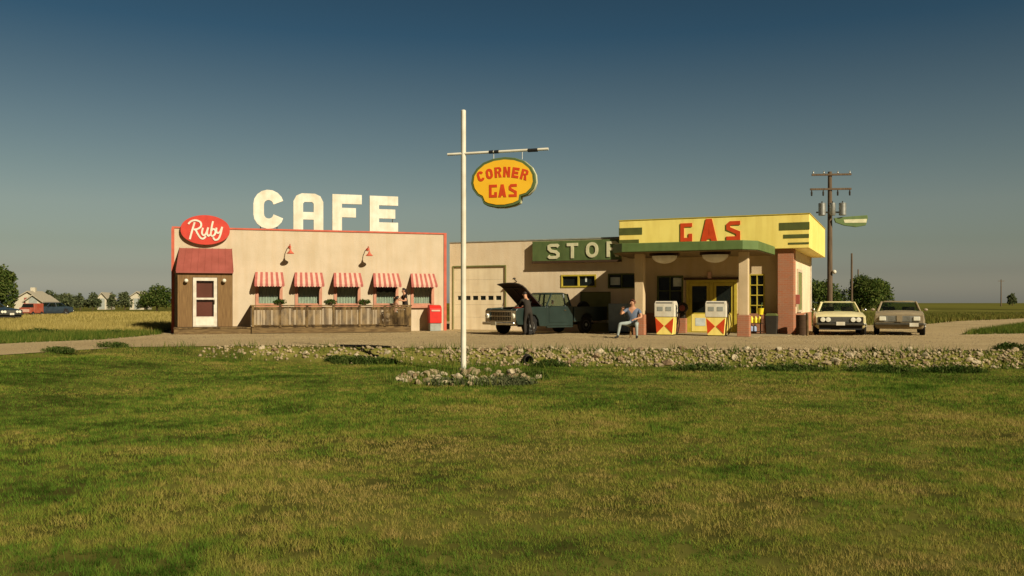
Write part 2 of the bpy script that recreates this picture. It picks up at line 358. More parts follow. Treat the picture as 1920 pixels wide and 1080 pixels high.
# ---------------------------------------------------------------- ground
def sm(a, b, x):
    t = np.clip((x-a)/(b-a), 0, 1); return t*t*(3-2*t)
EDGE = [(-40, 13), (-16, 18.6), (-12.9, 21.0), (-12.1, 23.3), (-11.5, 25.6), (-9.2, 26.2), (-7, 26.6), (-4.5, 25.8), (0, 24.8), (6, 24.4), (14, 23.8), (40, 23.0)]   # front edge of the gravel
def edge_y(x): return np.interp(x, [e[0] for e in EDGE], [e[1] for e in EDGE])
def ground_z(x, y):
    x = np.asarray(x, float); y = np.asarray(y, float)
    d = edge_y(x) - y
    drop = .36 * sm(-11, -6, x) + .10 * (1-sm(-11, -6, x))
    z = -drop * sm(.05, 1.7, d)
    z = z + .02*np.sin(x*.9+1.3*np.sin(y*.5))*np.cos(y*.7+x*.2)*sm(1.5, 4, d)
    # the far land: a low swell to the right, level fields to the left
    z = z + sm(70, 400, y) * (.2 + .55*sm(-50, 150, x))
    z = z + .03*np.sin(x*.31)*np.sin(y*.23)*sm(46, 70, y)
    return z
def gz(x, y): return float(ground_z(x, y))
def grid_mesh(name, xs, ys, mat, zoff=0, keep=None, zf=ground_z):
    X, Y = np.meshgrid(xs, ys); Z = zf(X, Y) + zoff
    nx, ny = len(xs), len(ys); v = np.stack([X, Y, Z], -1).reshape(-1, 3)
    f = [(j*nx+i, j*nx+i+1, (j+1)*nx+i+1, (j+1)*nx+i) for j in range(ny-1) for i in range(nx-1) if keep is None or keep((xs[i]+xs[i+1])/2, (ys[j]+ys[j+1])/2)]
    me = bpy.data.meshes.new(name); me.from_pydata([tuple(a) for a in v], [], f); me.materials.append(mat)
    me.polygons.foreach_set('use_smooth', [True]*len(me.polygons))
    o = bpy.data.objects.new(name, me); col.objects.link(o); return o
GRASS_STOPS = [(.34, (.045, .062, .010)), (.46, (.085, .088, .016)), (.54, (.14, .115, .026)), (.64, (.19, .14, .045))]
m_ground = ground_mat('ground_turf', GRASS_STOPS, .45, 3, .8, 30, .45, 25)
xs = np.concatenate([np.linspace(-2500, -80, 25), np.linspace(-75, -22, 30), np.linspace(-20, 24, 130), np.linspace(26, 90, 30), np.linspace(100, 2500, 25)])
ys = np.concatenate([np.linspace(-60, 0, 10), np.linspace(2, 30, 110), np.linspace(31, 120, 60), np.linspace(125, 500, 40), np.linspace(550, 3500, 15)])
g = grid_mesh('ground', xs, ys, m_ground); ground_ob = tag(g, kind='structure')

m_gravel = ground_mat('gravel', [(.28, (.24, .17, .082)), (.45, (.36, .265, .132)), (.55, (.42, .315, .165)), (.72, (.52, .41, .23))], .35, 8, .9, 60, .4, 45, w3=.45)
def sheet(name, pts, mat, z=.006, kind='structure', step=.8, jag=.12, seed=1):
    """an irregular-edged flat sheet following the ground"""
    rr = random.Random(seed); P = []
    for i in range(len(pts)):
        a, b = Vector(pts[i]), Vector(pts[(i+1) % len(pts)]); n = max(1, int((b-a).length/step))
        for k in range(n): q = a + (b-a)*k/n; P.append((q.x+rr.uniform(-jag, jag), q.y+rr.uniform(-jag, jag)))
    bm = bmesh.new(); vs = [bm.verts.new((x, y, 0)) for x, y in P]; f = bm.faces.new(vs)
    bmesh.ops.triangulate(bm, faces=[f])
    for v in bm.verts: v.co.z = gz(v.co.x, v.co.y) + z
    bmesh.ops.recalc_face_normals(bm, faces=bm.faces)
    me = bpy.data.meshes.new(name); bm.to_mesh(me); bm.free(); me.materials.append(mat)
    if me.polygons[0].normal.z < 0: me.flip_normals()
    o = bpy.data.objects.new(name, me); col.objects.link(o); tag(o, kind=kind); return o
lot = [(-40, 13.05), (-16, 18.65), (-12.9, 21.05), (-12.1, 23.35), (-11.5, 25.65), (-9.2, 26.25), (-7, 26.65), (-4.5, 25.85), (0, 24.85), (6, 24.45), (14, 23.85), (40, 23.05),
       (46, 43), (30, 39.5), (21.5, 37), (18.2, 35.8), (20.4, 39.2), (23.1, 42.9), (31.2, 53.6), (44, 65), (62, 78), (62, 92), (41.6, 71.5), (31, 61), (23.8, 51), (20, 50.5), (10, 58), (-17, 56), (-17.2, 46), (-15.2, 38.5), (-14.3, 35), (-14.4, 31), (-16.2, 27.6), (-22, 23.4), (-40, 17.5)]
sheet('gravel_lot', lot, m_gravel, .012, seed=4)
m_far = ground_mat('far_road', [(.3, (.26, .21, .15)), (.7, (.38, .31, .22))], .3, 4, 0)
sheet('far_road', [(38, 94), (70, 104), (140, 108), (140, 120), (70, 114), (38, 102)], m_far, .03, step=4, jag=.6, seed=5)
sheet('field_path', [(-62, 66), (-36, 68), (-28, 112), (-40, 118), (-48, 90)], m_far, .02, step=3, jag=.4, seed=6)

# ---------------------------------------------------------------- grass (real blades)
def blades(name, mat, pts, hmin, hmax, wd, seed, lean=.45, zf=ground_z, hmul=None, kind='stuff'):
    rs = np.random.RandomState(seed); n = len(pts); x, y = pts[:, 0], pts[:, 1]; z = zf(x, y)
    h = rs.uniform(hmin, hmax, n)
    if hmul is not None: h = h*hmul
    a = rs.uniform(0, 2*math.pi, n); la = rs.uniform(0, 2*math.pi, n); ln = rs.uniform(.05, lean, n)*h
    wv = wd*rs.uniform(.6, 1.3, n) if np.isscalar(wd) else wd*rs.uniform(.6, 1.3, n)
    dx, dy = np.cos(a)*wv/2, np.sin(a)*wv/2
    V = np.zeros((n, 3, 3)); V[:, 0] = np.stack([x-dx, y-dy, z-.01], -1); V[:, 1] = np.stack([x+dx, y+dy, z-.01], -1)
    V[:, 2] = np.stack([x+np.cos(la)*ln, y+np.sin(la)*ln, z+h], -1)
    me = bpy.data.meshes.new(name); me.vertices.add(3*n); me.vertices.foreach_set('co', V.ravel())
    me.loops.add(3*n); me.loops.foreach_set('vertex_index', np.arange(3*n, dtype=np.int32))
    me.polygons.add(n); me.polygons.foreach_set('loop_start', np.arange(0, 3*n, 3, dtype=np.int32)); me.polygons.foreach_set('loop_total', np.full(n, 3, dtype=np.int32))
    me.materials.append(mat); me.update(); me.validate()
    o = bpy.data.objects.new(name, me); col.objects.link(o)
    if kind: tag(o, kind=kind)
    return o
def lownoise(x, y, s, seed=0):
    rs = np.random.RandomState(seed); v = np.zeros_like(x)
    for k in range(6):
        a = rs.uniform(0, 6.28); f = s*rs.uniform(.6, 1.8); v += np.sin((x*math.cos(a)+y*math.sin(a))*f + rs.uniform(0, 6.28) + 1.5*np.sin((y*math.cos(a)-x*math.sin(a))*f*.7))
    return v/6
def scatter(y0, y1, dens, seed, margin=2.0, xl=None, xr=None):
    rs = np.random.RandomState(seed); xw = y1*.585+margin; a, b = (-xw if xl is None else xl), (xw if xr is None else xr)
    n = int((b-a)*(y1-y0)*dens); x = rs.uniform(a, b, n); y = rs.uniform(y0, y1, n)
    k = np.abs(x) < y*.585+margin; return np.stack([x[k], y[k]], -1)
def vnoise(x, y, s, seed):
    rs = np.random.RandomState(seed); T = rs.rand(256, 256); u, v = x/s+500, y/s+500; i, j = np.floor(u).astype(int), np.floor(v).astype(int); f, g = u-i, v-j; f = f*f*(3-2*f); g = g*g*(3-2*g)
    a, b, c, d = T[i % 256, j % 256], T[(i+1) % 256, j % 256], T[i % 256, (j+1) % 256], T[(i+1) % 256, (j+1) % 256]; return (a*(1-f)+b*f)*(1-g)+(c*(1-f)+d*f)*g
def fbm(x, y, s, seed, o=3): return sum(vnoise(x, y, s/2**k, seed+k)*.5**k for k in range(o))/sum(.5**k for k in range(o))
def lawn_tone(x, y):   # 0 lush green, 1 dry straw
    g = lambda cx, cy, rx, ry, a: a*np.exp(-((x-cx)/rx)**2-((y-cy)/ry)**2)
    t = .46 + .75*(fbm(x, y, 2.4, 3)-.5) + .75*(fbm(x, y, .7, 9)-.5) + .72*(fbm(x, y, .11, 17, 2)-.5)
    t += g(-1.4, 6.9, .9, .8, .22) + g(2.5, 11.5, 5, 3.5, .14) + g(-6, 18, 8, 6, -.20) + g(6, 21.5, 10, 1.6, -.10) + g(-3.5, 5.5, 2, 1, -.08) + g(3.5, 8, 3, 2.5, .06)
    return np.clip(t, 0, 1)
def tone_mat(name, stops, trans, attr='tone'):
    m = bpy.data.materials.new(name); m.use_nodes = True
    n = m.node_tree.nodes; l = m.node_tree.links; n.remove(n['Principled BSDF']); out = n['Material Output']
    a = n.new('ShaderNodeAttribute'); a.attribute_name = attr; g = n.new('ShaderNodeNewGeometry')
    x = n.new('ShaderNodeMix'); x.data_type = 'FLOAT'; x.inputs[0].default_value = .16; l.new(a.outputs['Fac'], x.inputs[2]); l.new(g.outputs['Random Per Island'], x.inputs[3])
    r = n.new('ShaderNodeValToRGB')
    while len(r.color_ramp.elements) < len(stops): r.color_ramp.elements.new(.5)
    for e, (q, c) in zip(r.color_ramp.elements, stops): e.position = q; e.color = (*c, 1)
    l.new((x.outputs[0] if trans else a.outputs['Fac']), r.inputs[0])
    d = n.new('ShaderNodeBsdfDiffuse'); l.new(r.outputs[0], d.inputs[0])
    if not trans: l.new(d.outputs[0], out.inputs[0]); return m
    t = n.new('ShaderNodeBsdfTranslucent'); s = n.new('ShaderNodeMixShader'); s.inputs[0].default_value = trans
    l.new(r.outputs[0], t.inputs[0]); l.new(d.outputs[0], s.inputs[1]); l.new(t.outputs[0], s.inputs[2]); l.new(s.outputs[0], out.inputs[0]); return m
m_old = leaf_mat('lawn_blades', (.045, .090, .010), (.135, .162, .020), (.27, .225, .062), .32, .35, 1.6, pos=(.44, .505, .575), isl=.14)
m_blade = tone_mat('lawn_blades_tone', [(.10, (.030, .066, .007)), (.32, (.120, .210, .025)), (.50, (.225, .250, .038)), (.68, (.33, .28, .065)), (.90, (.42, .31, .10))], .42)
_co = np.empty(len(ground_ob.data.vertices)*3); ground_ob.data.vertices.foreach_get('co', _co); _co = _co.reshape(-1, 3); _x, _y = _co[:, 0], _co[:, 1]
_far = np.clip((_y-27)/6, 0, 1); _bk = np.clip(1-np.abs(edge_y(_x)-_y-.8)/1.1, 0, 1)*(_x > -7.5); _t = (1-_far)*(.14+.35*fbm(_x, _y, .5, 5)+.30*_bk) + _far*(.38+.35*(fbm(_x, _y, 22, 6)-.5)+.25*(fbm(_x, _y, 4, 8)-.5))
ground_ob.data.attributes.new('tone', 'FLOAT', 'POINT').data.foreach_set('value', _t.astype(np.float32))
ground_ob.data.materials[0] = tone_mat('ground_tone', [(0, (.022, .022, .006)), (.25, (.05, .05, .012)), (.5, (.16, .15, .032)), (.75, (.30, .24, .08))], 0)
P, Wd = [], []
for (y0, y1, dn, wd, sdd) in ((3.6, 6.5, 6500, .005, 1), (6.5, 9, 4200, .0065, 2), (9, 13, 2400, .009, 3), (13, 18, 1300, .012, 4), (18, 26.8, 700, .016, 5)):
    p = scatter(y0, y1, dn, sdd, 4.5); p = p[(edge_y(p[:, 0])-.15) > p[:, 1]]
    # the rocky bank itself is thinly grown
    bank = (edge_y(p[:, 0]) - p[:, 1] < 2.0) & (p[:, 0] > -7.5); keep = ~bank | (np.random.RandomState(sdd+9).rand(len(p)) < .6)
    p = p[keep]; P.append(p); Wd.append(np.full(len(p), wd))
P = np.concatenate(P); Wd = np.concatenate(Wd)
rs_ = np.random.RandomState(77); cl = fbm(P[:, 0], P[:, 1], .10, 31, 2); kp = (cl + .16*rs_.rand(len(P)) > .42) | (P[:, 1] > 11); P, Wd = P[kp], Wd[kp]
hm = .8 + .55*np.clip(lownoise(P[:, 0], P[:, 1], .9, 3)+.25, 0, 1) + .5*np.clip(lownoise(P[:, 0], P[:, 1], 3.2, 5)-.05, 0, 1)
lg = blades('lawn_grass', m_blade, P, .016, .046, Wd, 11, 1.25, hmul=hm)
at_ = lg.data.attributes.new('tone', 'FLOAT', 'POINT'); at_.data.foreach_set('value', np.repeat(lawn_tone(P[:, 0], P[:, 1]), 3).astype(np.float32))
m_dry = leaf_mat('dry_blades', (.20, .17, .038), (.37, .285, .078), (.48, .38, .13), .35, .3, 3)
p = scatter(38.6, 50, 230, 21, 2, xl=-33, xr=-15.4)
p = p[p[:, 0] < np.interp(p[:, 1], [38, 46, 50], [-15.6, -17.6, -17.6])]
p2 = scatter(50, 66, 90, 22, 2, xl=-42, xr=-17.6); p3 = scatter(66, 110, 40, 24, 2, xl=-66, xr=-20)
pp = np.concatenate([p, p2, p3]); wdd = np.concatenate([np.full(len(p), .022), np.full(len(p2), .04), np.full(len(p3), .07)])
blades('field_grass', m_dry, pp, .10, .34, wdd, 23, .6)
m_verge = leaf_mat('verge_blades', (.045, .085, .012), (.09, .13, .02), (.17, .17, .035), .6, .3, 4)
p = scatter(23, 38.2, 330, 31, 2, xl=-30, xr=-14.4)
e = p[:, 1] - np.interp(p[:, 0], [-40, -22, -16.2, -14.4], [17.6, 23.5, 27.8, 31.1])
p = p[(e > 0) & (p[:, 1] < 36.8+lownoise(p[:, 0], p[:, 1], .9, 8)*1.2)]
pr = scatter(35.4, 56, 260, 32, 2, xl=17, xr=34)
pr = pr[(pr[:, 1] < np.interp(pr[:, 0], [18.2, 20.4, 23.1, 31.2, 44], [35.6, 39, 42.7, 53.4, 65])) & (pr[:, 1] > np.interp(pr[:, 0], [18.2, 21.5, 30, 46], [35.9, 37.1, 39.6, 43]))]
p = np.concatenate([p, pr]); blades('verge_grass', m_verge, p, .08, .28, .022, 33, .6)
# low green crop growing beyond the lot on the right
pf = scatter(51, 100, 34, 34, 2, xl=16, xr=62)
pf = pf[pf[:, 1] > np.interp(pf[:, 0], [20, 23.8, 31, 41.6, 62], [50.8, 51.3, 61.3, 71.8, 92])]
m_crop = leaf_mat('crop_blades', (.07, .085, .015), (.12, .12, .024), (.20, .17, .042), .12, .3, .8)
blades('field_crop', m_crop, pf, .1, .4, .07, 35, .5)

# ---------------------------------------------------------------- cafe building
C = Frame(-14.5, 37.6, 17.4); CW = 11.95; CT = 4.5
cafe = thing('cafe_building', 'long flat-roofed cream stucco cafe with red edge trim and five striped awnings', 'building', (C.ox, C.oy, 0), C.a)
WPX = [(480, 529), (554, 603), (627, 675), (701, 746), (771, 813)]
zw0, zw1 = 1.20, 2.46
holes = [(C.sx(a, 0), C.sx(b, 0), zw0, zw1) for a, b in WPX]
mb = MB(); wall_holes(mb, .0, CW, 0, CT, 0, .22, holes); mb.build('wall', 'stucco', cafe, smooth=0)
mb = MB(); mb.box(0, .22, .221, 9, 0, CT); mb.box(CW-.22, CW, .221, 9, 0, CT); mb.box(.221, CW-.221, 8.78, 9, 0, CT); mb.build('side_wall', 'stucco', cafe, smooth=0)
mb = MB(); mb.box(.225, CW-.225, .225, 8.77, 4.15, 4.3); mb.build('roof', 'grey_paint', cafe, smooth=0)
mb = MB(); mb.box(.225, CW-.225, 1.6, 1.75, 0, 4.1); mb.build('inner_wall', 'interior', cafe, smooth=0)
mb = MB(); mb.box(-.03, CW+.03, -.035, .25, CT, CT+.07); mb.box(-.05, .07, -.035, -.002, 0, CT); mb.box(CW-.10, CW+.03, -.035, -.002, 0, CT)
mb.box(-.03, .22, .25, 9, CT, CT+.07); mb.box(CW-.22, CW+.03, .25, 9, CT, CT+.07)
mb.build('edge_trim', 'red_trim', cafe, smooth=0)
for k, (x0, x1, z0, z1) in enumerate(holes):
    f = MB(); t = .11
    wall_holes(f, x0-.02, x1+.02, z0-.06, z1+.02, -.045, -.003, [(x0+t, x1-t, z0+.03, z1-t)])
    wall_holes(f, x0+.03, x1-.03, z0+.02, z1-.03, .06, .11, [(x0+t, x1-t, z0+.08, z1-t)])
    win = f.build('window', 'pink_trim', cafe, smooth=0)
    MB().box(x0+.06, x1-.06, .085, .092, z0+.05, z1-.06).build('pane', 'glass', win, smooth=0)
    MB().box(x0-.06, x1+.06, -.12, -.046, z0-.13, z0-.06).build('sill', 'pink_trim', win, smooth=0)
    cu = MB(); n = 26; xa, xb = x0+.08, x1-.08
    top = z0+.98 if k != 3 else z0+.6
    vs = []; 
    for i in range(n+1):
        x = xa+(xb-xa)*i/n; yy = .16+.02*math.sin(i*1.9); vs += [(x, yy, z0+.02), (x, yy, top+.02*math.sin(i*.7)), (x, yy+.006, z0+.02), (x, yy+.006, top+.02*math.sin(i*.7))]
    fs = []
    for i in range(n): a = 4*i; b = a+4; fs += [(a, b, b+1, a+1), (a+3, b+3, b+2, a+2), (a+1, b+1, b+3, a+3)]
    cu.add(vs, fs); cu.build('curtain', 'curtain', win)
    # awning: nine stripes sloping out, scalloped valance, dark side cheeks
    a0, a1 = x0-.03, x1+.03; pz, bz, pr = 2.66, 2.14, .50
    aw = MB(); ns = 11
    for i in range(ns):
        u0, u1 = a0+(a1-a0)*i/ns, a0+(a1-a0)*(i+1)/ns; fl = .05
        e0 = a0-fl+(a1-a0+2*fl)*i/ns; e1 = a0-fl+(a1-a0+2*fl)*(i+1)/ns; mi = i % 2
        aw.hexa([(u0, -.005, pz-.02), (u1, -.005, pz-.02), (e1, -pr+.01, bz-.02), (e0, -pr+.01, bz-.02), (u0, -.005, pz), (u1, -.005, pz), (e1, -pr, bz), (e0, -pr, bz)], mi)
        mid = (e0+e1)/2
        aw.prism([(e0, bz), (e1, bz), (e1, bz-.10), (mid, bz-.14), (e0, bz-.10)], 'y', -pr-.008, -pr+.004, mi)
    ao = aw.build('awning', ['stripe_red', 'stripe_white'], cafe, smooth=0)
    for u in (a0+.005, a1-.013): ch = MB(); ch.add([(u, -.006, pz-.03), (u, -.006, bz-.05), (u, -pr+.03, bz-.05), (u+.008, -.006, pz-.03), (u+.008, -.006, bz-.05), (u+.008, -pr+.03, bz-.05)], [(0,1,2), (5,4,3), (0,3,4,1), (1,4,5,2), (2,5,3,0)]); ch.build('side_panel', 'stripe_red', ao, smooth=0)
# gooseneck lamps on the wall
for px, py in ((543, 476), (689, 480)):
    x, z = C.q(px, py, 0); lm = MB()
    lm.ball((x, -.02, z+.30), (.07, .03, .07), 10, 6); lm.tube([(x, -.02, z+.30), (x, -.25, z+.42), (x, -.50, z+.34), (x, -.58, z+.18)], .018, 6)
    lo = lm.build('wall_lamp', 'red_trim', cafe)
    MB().lathe([(.035, .20), (.05, .12), (.17, .0), (.165, -.005), (.03, .1)], (x, -.58, z-.02), 'z', 16).build('lamp_shade', 'red_trim', lo)
# entrance porch
PY = -1.25
px0, px1 = C.sx(333, PY), C.sx(436, PY); d0, d1 = C.sx(361, PY), C.sx(408, PY)
pz1 = C.z(px0, PY, 508); dz1 = C.z(d0, PY, 520)
p_ = MB(); wall_holes(p_, px0, px1, .3, pz1, PY, PY+.1, [(d0, d1, .302, dz1)])
p_.box(px0, px0+.1, PY+.101, -.04, .3, pz1); p_.box(px1-.1, px1, PY+.101, -.04, .3, pz1)
por = p_.build('porch_wall', 'porch_wood', cafe, smooth=0)
MB().box(d0-.05, d1+.05, PY+.11, PY+.15, .3, pz1-.05).build('inner_door', 'red_roof', por, smooth=0)
r_ = MB(); xa, xb, xm, xn = C.sx(330, PY-.12), C.sx(437.5, PY-.12), C.sx(337, -.01), C.sx(434.5, -.01); rz0 = pz1-.02; rz1 = C.z(xm, 0, 465)
r_.hexa([(xa, PY-.12, rz0-.06), (xb, PY-.12, rz0-.06), (xn, -.037, rz0-.06), (xm, -.037, rz0-.06), (xa, PY-.12, rz0), (xb, PY-.12, rz0), (xn, -.037, rz1), (xm, -.037, rz1)])
ro = r_.build('porch_roof', 'red_roof', cafe, smooth=0)
rb = MB()
for i in range(9):
    t = i/8; u = xa+(xb-xa)*t; v = xm+(xn-xm)*t; rb.hexa([(u-.012, PY-.122, rz0), (u+.012, PY-.122, rz0), (v+.012, -.036, rz1), (v-.012, -.036, rz1), (u-.012, PY-.122, rz0+.02), (u+.012, PY-.122, rz0+.02), (v+.012, -.036, rz1+.02), (v-.012, -.036, rz1+.02)])
rb.build('seam', 'red_roof', ro, smooth=0)
dm = MB(); zm = .3+(dz1-.3)*.57; wall_holes(dm, d0+.02, d1-.02, .31, dz1-.01, PY-.04, PY+.01, [(d0+.15, d1-.15, .31+.42, zm-.04), (d0+.15, d1-.15, zm+.04, dz1-.14)])
dr = dm.build('door', 'white_metal', cafe, smooth=0)
MB().box(d0+.14, d1-.14, PY-.018, PY-.012, .7, dz1-.12).build('glass_pane', 'glass', dr, smooth=0)
MB().tube([(d1-.12, PY-.045, 1.25), (d1-.12, PY-.09, 1.27), (d1-.12, PY-.09, 1.42), (d1-.12, PY-.045, 1.44)], .012, 6).build('handle', 'chrome', dr)
MB().box(d0+.13, d1-.13, PY-.05, PY-.041, .36, .66).build('kick_panel', 'white', dr, smooth=0)
for px in (349.5, 420.5):
    x, z = C.q(px, 526, PY); l_ = MB().lathe([(.04, 0), (.04, -.08), (.02, -.1)], (x, PY, z), 'y', 10); lo = l_.build('porch_lamp', 'white_metal', por)
    MB().ball((x, PY-.13, z-.01), .085, 12, 8).build('globe', 'white', lo)

bwx0, bwx1 = C.sx(325, -1.9), C.sx(471, -1.9)
bw = thing('boardwalk', 'weathered low brown boardwalk step before the cafe porch', 'boardwalk', (C.ox, C.oy, 0), C.a)
m_ = MB()
for i in range(13): m_.box(bwx0, bwx1, -1.9+i*.146, -1.9+i*.146+.138, .24, .285)
m_.build('planks', 'weathered', bw, smooth=0); MB().box(bwx0+.02, bwx1-.02, -1.87, -.05, .0, .235).build('fascia_board', 'weathered_dark', bw, smooth=0)
# deck with its railing
dx0, dx1 = C.sx(472, -1.95), C.sx(771, -1.95)
dk = thing('patio_deck', 'weathered brown wooden patio deck with boarded railing under the cafe windows', 'deck', (C.ox, C.oy, 0), C.a)
m_ = MB()
for i in range(13): m_.box(dx0, dx1, -1.93+i*.147, -1.93+i*.147+.139, .24, .285)
m_.build('floor_boards', 'weathered', dk, smooth=0)
MB().box(dx0, dx1, -1.96, -1.90, .03, .238).build('skirt_board', 'weathered_dark', dk, smooth=0)
rt = 1.17; m_ = MB(); m_.box(dx0-.03, dx1+.03, -2.0, -1.86, rt, rt+.045); m_.box(dx1-.07, dx1+.03, -1.859, -.04, rt, rt+.045); m_.box(dx0-.03, dx0+.07, -1.859, -.04, rt, rt+.045)
m_.build('hand_rail', 'weathered', dk, smooth=0)
NP = 7
for i in range(NP):
    x = dx0+.05+(dx1-dx0-.1)*i/(NP-1); MB().box(x-.05, x+.05, -1.98, -1.88, .286, rt-.001).build('post', 'weathered', dk, smooth=0, bevel=.006)
rr = random.Random(3)
for i in range(NP-1):
    xa = dx0+.05+(dx1-dx0-.1)*i/(NP-1)+.052; xb = dx0+.05+(dx1-dx0-.1)*(i+1)/(NP-1)-.052; m_ = MB(); m_.box(xa, xb, -1.95, -1.91, .31, .38); m_.box(xa, xb, -1.95, -1.91, rt-.1, rt-.03)
    n = 19; 
    for k in range(n):
        u = xa+(xb-xa)*k/n; wdt = (xb-xa)/n
        gap = .012 if rr.random() > .25 else .035
        m_.box(u+gap/2, u+wdt-gap/2, -1.975-rr.uniform(0, .008), -1.951, .33, rt-.05-rr.uniform(0, .03))
    m_.build('railing_panel', 'weathered', dk, smooth=0)
m_ = MB()
for k in range(14):
    m_.box(dx1-.03, dx1-.01, -1.85+k*.13, -1.85+k*.13+.10, .33, rt-.03)
m_.build('end_railing', 'weathered', dk, smooth=0)
m_ = MB()
for k in range(14): m_.box(dx0+.01, dx0+.03, -1.85+k*.13, -1.85+k*.13+.10, .33, rt-.03)
m_.build('end_railing', 'weathered', dk, smooth=0)

# oval sign with script
rx, rzc = C.q(385, 431, -.2)
ruby = thing('oval_sign', 'red oval sign with flowing white script at the roof corner above the porch', 'sign', C.world(rx, 0, 0), C.a)
RW, RH = 1.0, .635
oval = [(RW*math.cos(t)*(1+.02*abs(math.sin(2*t))), rzc+RH*math.sin(t)) for t in [2*math.pi*k/44 for k in range(44)]]
MB().prism(oval, 'y', -.20, -.04).build('panel', 'sign_red', ruby, smooth=50)
def script(paths, r, y):
    m_ = MB()
    for p in paths:
        q = []
        for i in range(len(p)-1):       # Catmull-Rom through the pen points
            P0, P1, P2, P3 = [Vector(p[max(0, min(len(p)-1, j))]) for j in (i-1, i, i+1, i+2)]
            for k in range(5):
                t = k/5; q.append(.5*((2*P1)+(P2-P0)*t+(2*P0-5*P1+4*P2-P3)*t*t+(3*P1-P0-3*P2+P3)*t**3))
        q.append(Vector(p[-1])); o = stroke([tuple(a) for a in q], r)[0]; n = len(o); h = n//2
        vs = [(a, y, b) for a, b in o] + [(a, y-.02, b) for a, b in o]
        fs = [(n+i, n+i+1, n+n-2-i, n+n-1-i) for i in range(h-1)] + [(i, (i+1) % n, n+(i+1) % n, n+i) for i in range(n)]
        m_.add(vs, fs)
    return m_
S = 1.0
RB = [[(-.66, -.40), (-.58, -.1), (-.46, .30)], [(-.72, .22), (-.60, .34), (-.40, .38), (-.22, .30), (-.20, .14), (-.34, .03), (-.50, .0)], [(-.42, .0), (-.34, -.16), (-.22, -.33), (-.10, -.36), (.0, -.26)],
      [(-.12, .08), (-.16, -.12), (-.10, -.22), (.0, -.16), (.10, .10)], [(.10, .10), (.05, -.12), (.10, -.24), (.18, -.2)],
      [(.30, .36), (.24, .10), (.20, -.2)], [(.21, -.06), (.30, .04), (.40, -.02), (.38, -.16), (.28, -.25), (.20, -.2)],
      [(.44, .10), (.44, -.06), (.52, -.12), (.62, -.02), (.68, .14)], [(.68, .14), (.62, -.14), (.52, -.36), (.38, -.40), (.30, -.30)]]
RB = [[(a*.98+.02, rzc+b*1.05+.0) for a, b in p] for p in RB]
yo = -.205; sm_ = MB()
for i, p in enumerate(RB):
    q = script([p], .075, yo-.0009*i); sm_.add(q.v, q.f)
sm_.build('lettering', 'white', ruby, smooth=0)
MB().box(-.04, .04, -.035, -.001, rzc-.6, rzc-.05).build('bracket', 'dark', ruby, smooth=0)

# roof-top letters
caf = thing('rooftop_letters', 'four big white block letters spelling CAFE standing on the cafe roof edge', 'sign', (C.ox, C.oy, 0), C.a)
for ch, pa, pb, pt, pb2 in (('C', 475, 532, 355, 431), ('A', 550, 606, 362, 432), ('F', 623, 678, 364, 433), ('E', 693, 746, 367, 434)):
    y = .14; xa, xb = C.sx(pa, y), C.sx(pb, y); z1 = C.z(xa, y, pt); z0 = CT+.075; h = z1-z0
    wd = (xb-xa)/h; vs, fs = poly_mesh(glyph(ch, wd, .26), .16, lambda u, v: (u*h, v*h))
    MB().add([(x+xa, yy+y+.1, z+z0) for x, yy, z in vs], fs).build('letter_'+ch.lower(), 'white', caf, smooth=40)
for px in (489, 520, 560, 597, 634, 700, 736):
    x = C.sx(px, .3); MB().tube([(x, .9, 4.3), (x, .245, 5.2)], .02, 5).build('strut', 'steel', caf)

# ---------------------------------------------------------------- store / garage building
G = Frame(4.71, 38.7, -23.7)
SY = .5; s0 = -8.66; ST = 4.2; JX = .78; F0_ = 3.52
sto = thing('store_building', 'plain cream stucco garage and store building between cafe and filling station', 'building', (G.ox, G.oy, 0), G.a)
ga, gb = G.sx(851, SY), G.sx(947, SY); gt = G.z(ga, SY, 501)
w1 = (G.sx(1052, SY), G.sx(1118, SY), G.z(-2.5, SY, 539), G.z(-2.5, SY, 515)); w2 = (G.sx(1140, SY), G.sx(1192, SY), G.z(-.4, SY, 541), G.z(-.4, SY, 513)); w2 = (w2[0], min(w2[1], JX-.08), w2[2], w2[3])
sdx = (G.sx(1087, SY), G.sx(1145, SY)); sdz = G.z(-1, SY, 547)
m_ = MB(); wall_holes(m_, s0, JX, 0, ST, SY, SY+.22, [(-.006, JX, F0_-.003, ST), (ga, gb, 0.001, gt), (*w1,), (*w2,), (sdx[0], sdx[1], .001, sdz)]); m_.build('wall', 'stucco2', sto, smooth=0)
m_ = MB(); m_.box(s0, s0+.2, SY+.221, 8, 0, ST); m_.box(s0+.2, -.005, 7.8, 8, 0, ST); m_.box(-.2, -.025, SY+.221, 7.8, 0, ST); m_.build('side_wall', 'stucco2', sto, smooth=0)
MB().box(s0+.21, -.21, SY+.23, 7.79, 3.9, 4.05).build('roof', 'grey_paint', sto, smooth=0)
MB().box(s0-.02, -.006, SY-.03, SY+.24, ST, ST+.05).build('parapet_cap', 'grey_paint', sto, smooth=0)
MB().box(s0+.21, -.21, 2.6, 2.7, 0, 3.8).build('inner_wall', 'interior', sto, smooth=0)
gd = MB(); ns = 5
for i in range(ns):
    z0 = .02+(gt-.03)*i/ns; z1 = .02+(gt-.03)*(i+1)/ns-.006
    hs = []
    if i == 2:
        for k in range(6):
            a = ga+.14+(gb-ga-.28)*k/6+.05; hs.append((a, a+(gb-ga-.28)/6-.12, z0+.22, z0+.42))
    wall_holes(gd, ga+.02, gb-.02, z0, z1, SY+.03, SY+.07, hs)
gdo = gd.build('garage_door', 'door_white', sto, smooth=0)
MB().box(ga+.05, gb-.05, SY+.08, SY+.09, 1.2, 1.75).build('door_windows', 'glass_dark', gdo, smooth=0)
